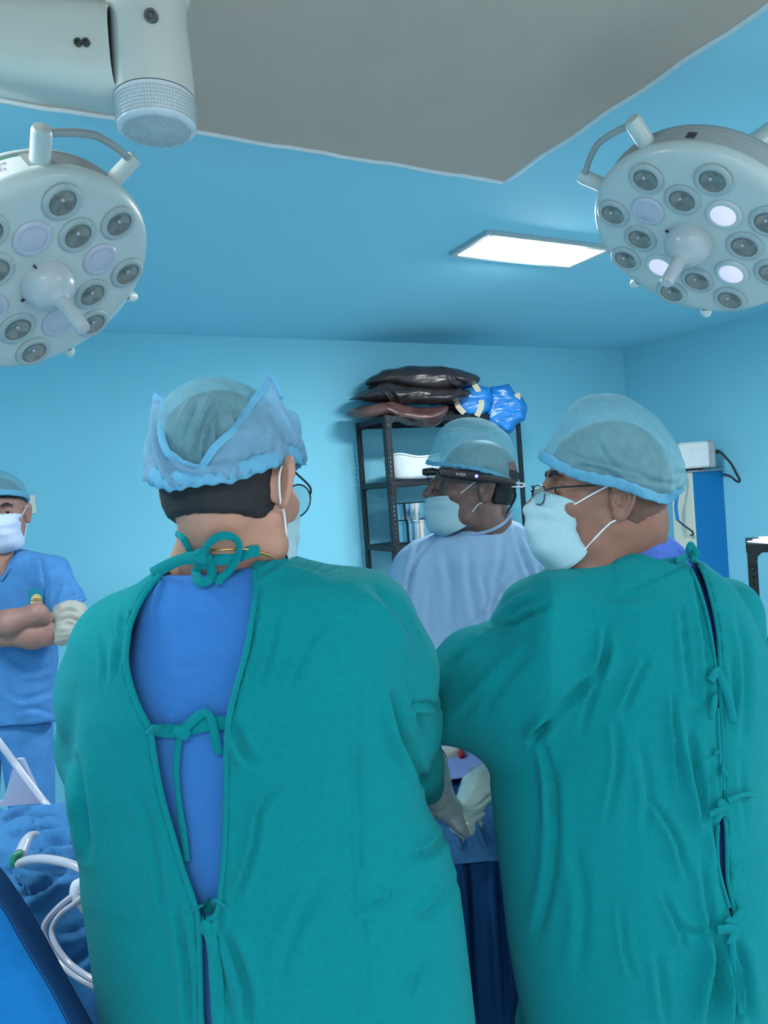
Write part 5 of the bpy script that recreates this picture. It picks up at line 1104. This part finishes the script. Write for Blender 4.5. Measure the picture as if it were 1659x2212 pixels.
def sheet(name, x0, x1, prof, nx, nt, wr, seed, m, label, cat_, mound=None, folds=None, th=.003, sc=1.0, group=None, hang=.012):
    prof = np.array(prof, float); L = np.r_[0, np.cumsum(np.hypot(*np.diff(prof, axis=0).T))]; t = np.linspace(0, L[-1], nt)
    Y = np.interp(t, L, prof[:, 0]); Z = np.interp(t, L, prof[:, 1]); k = np.ones(7)/7
    if nt > 40:
        Yp = np.convolve(np.pad(Y, 3, 'edge'), k, 'valid'); Zp = np.convolve(np.pad(Z, 3, 'edge'), k, 'valid')
    else: Yp, Zp = Y, Z
    dY, dZ = np.gradient(Yp), np.gradient(Zp); nn = np.hypot(dY, dZ)+1e-9; nY, nZ = -dZ/nn, dY/nn
    sg = np.where(nZ.mean() < 0, -1, 1); nY, nZ = nY*sg, nZ*sg
    X = np.linspace(x0, x1, nx); XX, TT = np.meshgrid(X, t); d = fnoise(XX, TT, seed, sc)*wr
    vert = np.clip(np.abs(nY), 0, 1)[:, None]; d = d*(1-.6*vert)+vert*hang*np.sin(XX*34+1.5*np.sin(XX*11+seed)+TT*.8)
    YY = Yp[:, None]+nY[:, None]*d; ZZ = Zp[:, None]+nZ[:, None]*d
    if mound is not None: ZZ = ZZ+mound(XX, YY)
    V = CAM+XX[..., None]*RH+YY[..., None]*FH+(ZZ-CAM[2])[..., None]*UP; V = V.reshape(-1, 3)
    if folds:
        g = V.reshape(nt, nx, 3); N = np.cross(np.gradient(g, axis=1), np.gradient(g, axis=0)).reshape(-1, 3); N /= np.linalg.norm(N, axis=1)[:, None]+1e-12
        fl = N@CF > 0; N[fl] *= -1; V = fold(V, N, folds)
    F = [(j*nx+i, j*nx+i+1, (j+1)*nx+i+1, (j+1)*nx+i) for j in range(nt-1) for i in range(nx-1)]
    o = obj(name, V, F, m); md = o.modifiers.new('thick', 'SOLIDIFY'); md.thickness = th; md.offset = 0
    return tag(o, label, cat_, group)
bump = lambda x, c, w: np.exp(-((x-c)/w)**2)
FL = [([(0, 1762), (40, 1752), (90, 1750), (150, 1745), (180, 1755)], 6, .008), ([(0, 1790), (50, 1778), (110, 1776), (170, 1784)], 6, .012), ([(60, 1815), (90, 1800), (120, 1800), (150, 1790), (185, 1798)], 6, .016), ([(70, 1850), (110, 1830), (150, 1826), (190, 1830)], 6, .014),
      ([(5, 1890), (60, 1880), (110, 1890), (150, 1872), (190, 1850)], 6, .014), ([(45, 1940), (90, 1920), (130, 1895), (180, 1880)], 7, .018), ([(60, 1930), (40, 1900), (20, 1880)], 5, .012), ([(120, 2020), (160, 2010), (210, 1990)], 7, .008), ([(150, 2090), (190, 2060), (220, 2030)], 9, .012)]
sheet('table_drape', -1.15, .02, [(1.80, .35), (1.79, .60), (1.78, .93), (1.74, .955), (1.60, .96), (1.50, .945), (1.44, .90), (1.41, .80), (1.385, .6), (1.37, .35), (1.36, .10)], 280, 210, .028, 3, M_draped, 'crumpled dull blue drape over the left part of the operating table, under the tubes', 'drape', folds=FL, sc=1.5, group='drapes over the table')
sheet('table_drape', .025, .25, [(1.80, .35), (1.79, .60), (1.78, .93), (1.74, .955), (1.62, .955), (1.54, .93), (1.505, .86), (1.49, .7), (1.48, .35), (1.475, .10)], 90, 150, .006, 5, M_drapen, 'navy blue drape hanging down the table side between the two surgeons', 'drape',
      folds=[([(1000, 1820), (1008, 1900), (1015, 2050), (1022, 2212)], 7, .020), ([(1075, 1850), (1085, 2000), (1095, 2212)], 8, .010)], sc=1.0, group='drapes over the table', hang=.008)
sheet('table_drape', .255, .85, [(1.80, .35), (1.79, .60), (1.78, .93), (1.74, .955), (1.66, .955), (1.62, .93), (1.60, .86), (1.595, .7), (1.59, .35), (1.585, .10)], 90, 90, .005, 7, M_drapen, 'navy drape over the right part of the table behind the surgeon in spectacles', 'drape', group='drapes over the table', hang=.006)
sheet('drape_edge', .06, .30, [(1.57, .965), (1.52, .955), (1.488, .915), (1.476, .875), (1.474, .860)], 90, 60, .008, 8, M_draped, 'pale blue turned-over drape edge below the wrapped limb', 'drape', sc=2.6, group='drapes over the table', hang=.010,
      folds=[([(985, 1795), (1000, 1815), (1005, 1835)], 5, .012), ([(1030, 1760), (1040, 1785), (1060, 1830)], 5, .010)])
sheet('patient_drape', .04, .55, [(1.86, .80), (1.84, .985), (1.80, 1.00), (1.70, .99), (1.64, .965)], 80, 50, .005, 12, M_drapel, 'lavender drape on the far side of the table beneath the gauze', 'drape', mound=lambda X, Y: .015*bump(X, .25, .12), sc=1.6, group='drapes over the table', hang=.003)
# wrapped limb
lf = chain([P(1000, 1775, 1.545), P(1050, 1712, 1.62), P(1110, 1665, 1.69), P(1180, 1620, 1.76)], [.040, .050, .060, .065], .03)
pts = [P(x, y, z) for x, y, z in ((960, 1600, 1.45), (1250, 1840, 1.85), (1250, 1560, 1.85), (960, 1840, 1.45))]; lo, hi = bb(pts, .05)
ol = surf('wrapped_limb', lf, lo, hi, .004, M_film, None, wb=(.0016, 170, 5, (1, 1, 1)), folds=[([(1010, 1750), (1040, 1735), (1062, 1715)], 3, .003), ([(1000, 1775), (1030, 1762), (1060, 1745)], 3, .003), ([(1020, 1790), (1050, 1765), (1070, 1750)], 2.5, .003)])
tag(ol, 'patient limb wrapped in shiny grey-green film lying on the table between the surgeons', 'limb')
# gauze with a red stain
gz = inflate([(945, 1618), (965, 1610), (990, 1610), (1003, 1622), (1004, 1640), (992, 1650), (970, 1656), (945, 1650)], 1.76, .02, .035)
lo, hi = bb([P(x, y, z) for x in (930, 1020) for y in (1595, 1670) for z in (1.70, 1.82)], .01)
og = surf('gauze_swab', gz, lo, hi, .003, M_gauze, None, wb=(.003, 120, 6, (1, 1, 1))); tag(og, 'white gauze swab with a red stain on the lavender drape', 'gauze')
st = inflate([(994, 1612), (1002, 1622), (1008, 1634), (1000, 1642), (993, 1646), (989, 1634), (993, 1624)], 1.745, .008, .034)
surf('blood_stain', st, lo, hi, .0022, M_blood, og, wb=(.001, 160, 6, (1, 1, 1)), label='red stain')
# tubes and handpiece on the left drape
def tubes(name, lists, r, m, label, cat_, group=None, extra=None):
    mb = MB()
    for l_ in lists: mb.tube([P(*q) for q in l_], r, 10)
    o = mb.build(name, m); tag(o, label, cat_, group); return o
t1 = tubes('suction_tube', [[(230, 1905, 1.33), (190, 1884, 1.36), (150, 1866, 1.38), (100, 1856, 1.40), (60, 1858, 1.42), (36, 1868, 1.42)]], .0085, M_tube, 'thick clear suction tube arching over the crumpled drape, green clip at its end', 'tube', 'tubes on the drape')
mb = MB(); mb.tube([P(34, 1869, 1.42), P(30, 1862, 1.42), P(34, 1848, 1.425), P(48, 1843, 1.43)], .008, 10); mb.build('clip', M_clip, t1)
mb = MB(); mb.tube([P(44, 1845, 1.43), P(56, 1818, 1.46), P(66, 1805, 1.48), P(80, 1802, 1.50)], [.012, .011, .008, .006], 12); mb.build('connector', M_tube, t1)
tubes('fluid_tube', [[(176, 1925, 1.34), (150, 1940, 1.34), (118, 1968, 1.335), (96, 2000, 1.33), (100, 2035, 1.32), (130, 2080, 1.30), (175, 2115, 1.27), (235, 2140, 1.25), (290, 2140, 1.25)]], .0055, M_tube, 'clear tube in the outer curve hanging from the white handpiece', 'tube', 'tubes on the drape')
tubes('fluid_tube', [[(180, 1935, 1.33), (160, 1952, 1.33), (130, 1975, 1.33), (112, 2008, 1.325), (120, 2040, 1.31), (150, 2080, 1.29), (195, 2112, 1.26), (240, 2128, 1.25), (290, 2125, 1.25)]], .0050, M_tube, 'clear tube in the inner curve hanging from the white handpiece', 'tube', 'tubes on the drape')
hp = U([chain([P(166, 1912, 1.35), P(215, 1896, 1.34)], [.010, .018], .01), chain([P(170, 1930, 1.35), P(186, 1962, 1.345)], [.016, .011], .01)], .012)
lo, hi = bb([P(x, y, z) for x in (130, 240) for y in (1870, 1990) for z in (1.31, 1.38)], .01)
o = surf('handpiece', hp, lo, hi, .0035, M_glovew, None); tag(o, 'white surgical handpiece lying half hidden beside the green gown', 'instrument')
# lavender sheet and clear tube behind the table, left edge
o = MB(); pl_ = [P(x, y, 1.86) for x, y in ((-30, 1745), (8, 1728), (22, 1680), (34, 1640), (48, 1640), (66, 1680), (92, 1735))]; pl_ = [q for q in pl_]; o.prism(pl_, FH, .012); oo = o.build('lavender_sheet', M_lav, smooth=False); tag(oo, 'triangular lavender sheet standing behind the drape at the left edge', 'sheet')
tubes('drain_tube', [[(-60, 1530, 1.82), (0, 1606, 1.82), (40, 1660, 1.82), (92, 1728, 1.80), (110, 1748, 1.78)]], .0085, M_tube, 'straight clear tube slanting down across the lavender sheet', 'tube', 'tubes on the drape')
# foreground draped trolley, bottom left corner
rows = []
E1 = [(-160, 1715, 1.14), (-60, 1815, 1.14), (0, 1880, 1.14), (40, 1936, 1.14), (82, 2004, 1.13), (118, 2070, 1.12), (150, 2130, 1.10), (200, 2220, 1.08), (270, 2340, 1.06)]
E2 = [(-230, 1700, .96), (-100, 1830, .96), (0, 1957, .96), (37, 2020, .955), (74, 2084, .95), (100, 2126, .94), (127, 2175, .93), (160, 2240, .92), (215, 2340, .91)]
c1 = cat([P(*q) for q in E1], 6); c2 = cat([P(*q) for q in E2], 6); n_ = len(c1)
ts = empty('draped_trolley', (float(c2[n_//2][0]), float(c2[n_//2][1]), 0.0), 'trolley under a smooth bright blue drape in the bottom left corner', 'trolley')
def ruled(rows, name, m, parent):
    R_ = np.array(rows); a, b = R_.shape[:2]; V = R_.reshape(-1, 3); o = obj(name, V, [(j*b+i, j*b+i+1, (j+1)*b+i+1, (j+1)*b+i) for j in range(a-1) for i in range(b-1)], m, parent); md = o.modifiers.new('t', 'SOLIDIFY'); md.thickness = .003; return o
rw = []
for k in range(13):
    t_ = k/12; q = c1*(1-t_)+c2*t_; q = q+UP*(-.02*math.sin(t_*math.pi))+RH*.004*math.sin(9*t_)[()] if False else q+UP*(-.02*math.sin(t_*math.pi)); rw.append(q)
drp = c1.copy(); drp[:, 2] = .05; back = [c1*(1-k/8)+(drp+FH*.03)*(k/8) for k in range(8, 0, -1)]
ruled(back+rw, 'drape_shaded_side', M_drapen, ts)  # shadowed side of the blue drape, its shade put in as navy colour
far = c2-RH*.50-FH*.18; far[:, 2] = c2[:, 2]+.0; far2 = far-RH*.02; rw = []
for k in range(15):
    t_ = k/14; q = c2*(1-t_)+far*t_; rw.append(q+UP*(.012*math.sin(t_*math.pi)))
for k in range(1, 9): q = far-RH*.02; q[:, 2] = far[:, 2]*(1-k/8)+.05*k/8; rw.append(q)
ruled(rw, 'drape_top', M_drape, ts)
mb = MB(); cc = (c1.mean(0)+far.mean(0))/2; mb.box((cc[0], cc[1], .45), RH, FH, UP, .12, .08, .02, .005)
for i in (-1, 1):
    for j in (-1, 1): mb.box(np.array([cc[0], cc[1], .235])+RH*.1*i+FH*.06*j, RH, FH, UP, .012, .012, .235)
mb.build('frame', M_steel, ts)
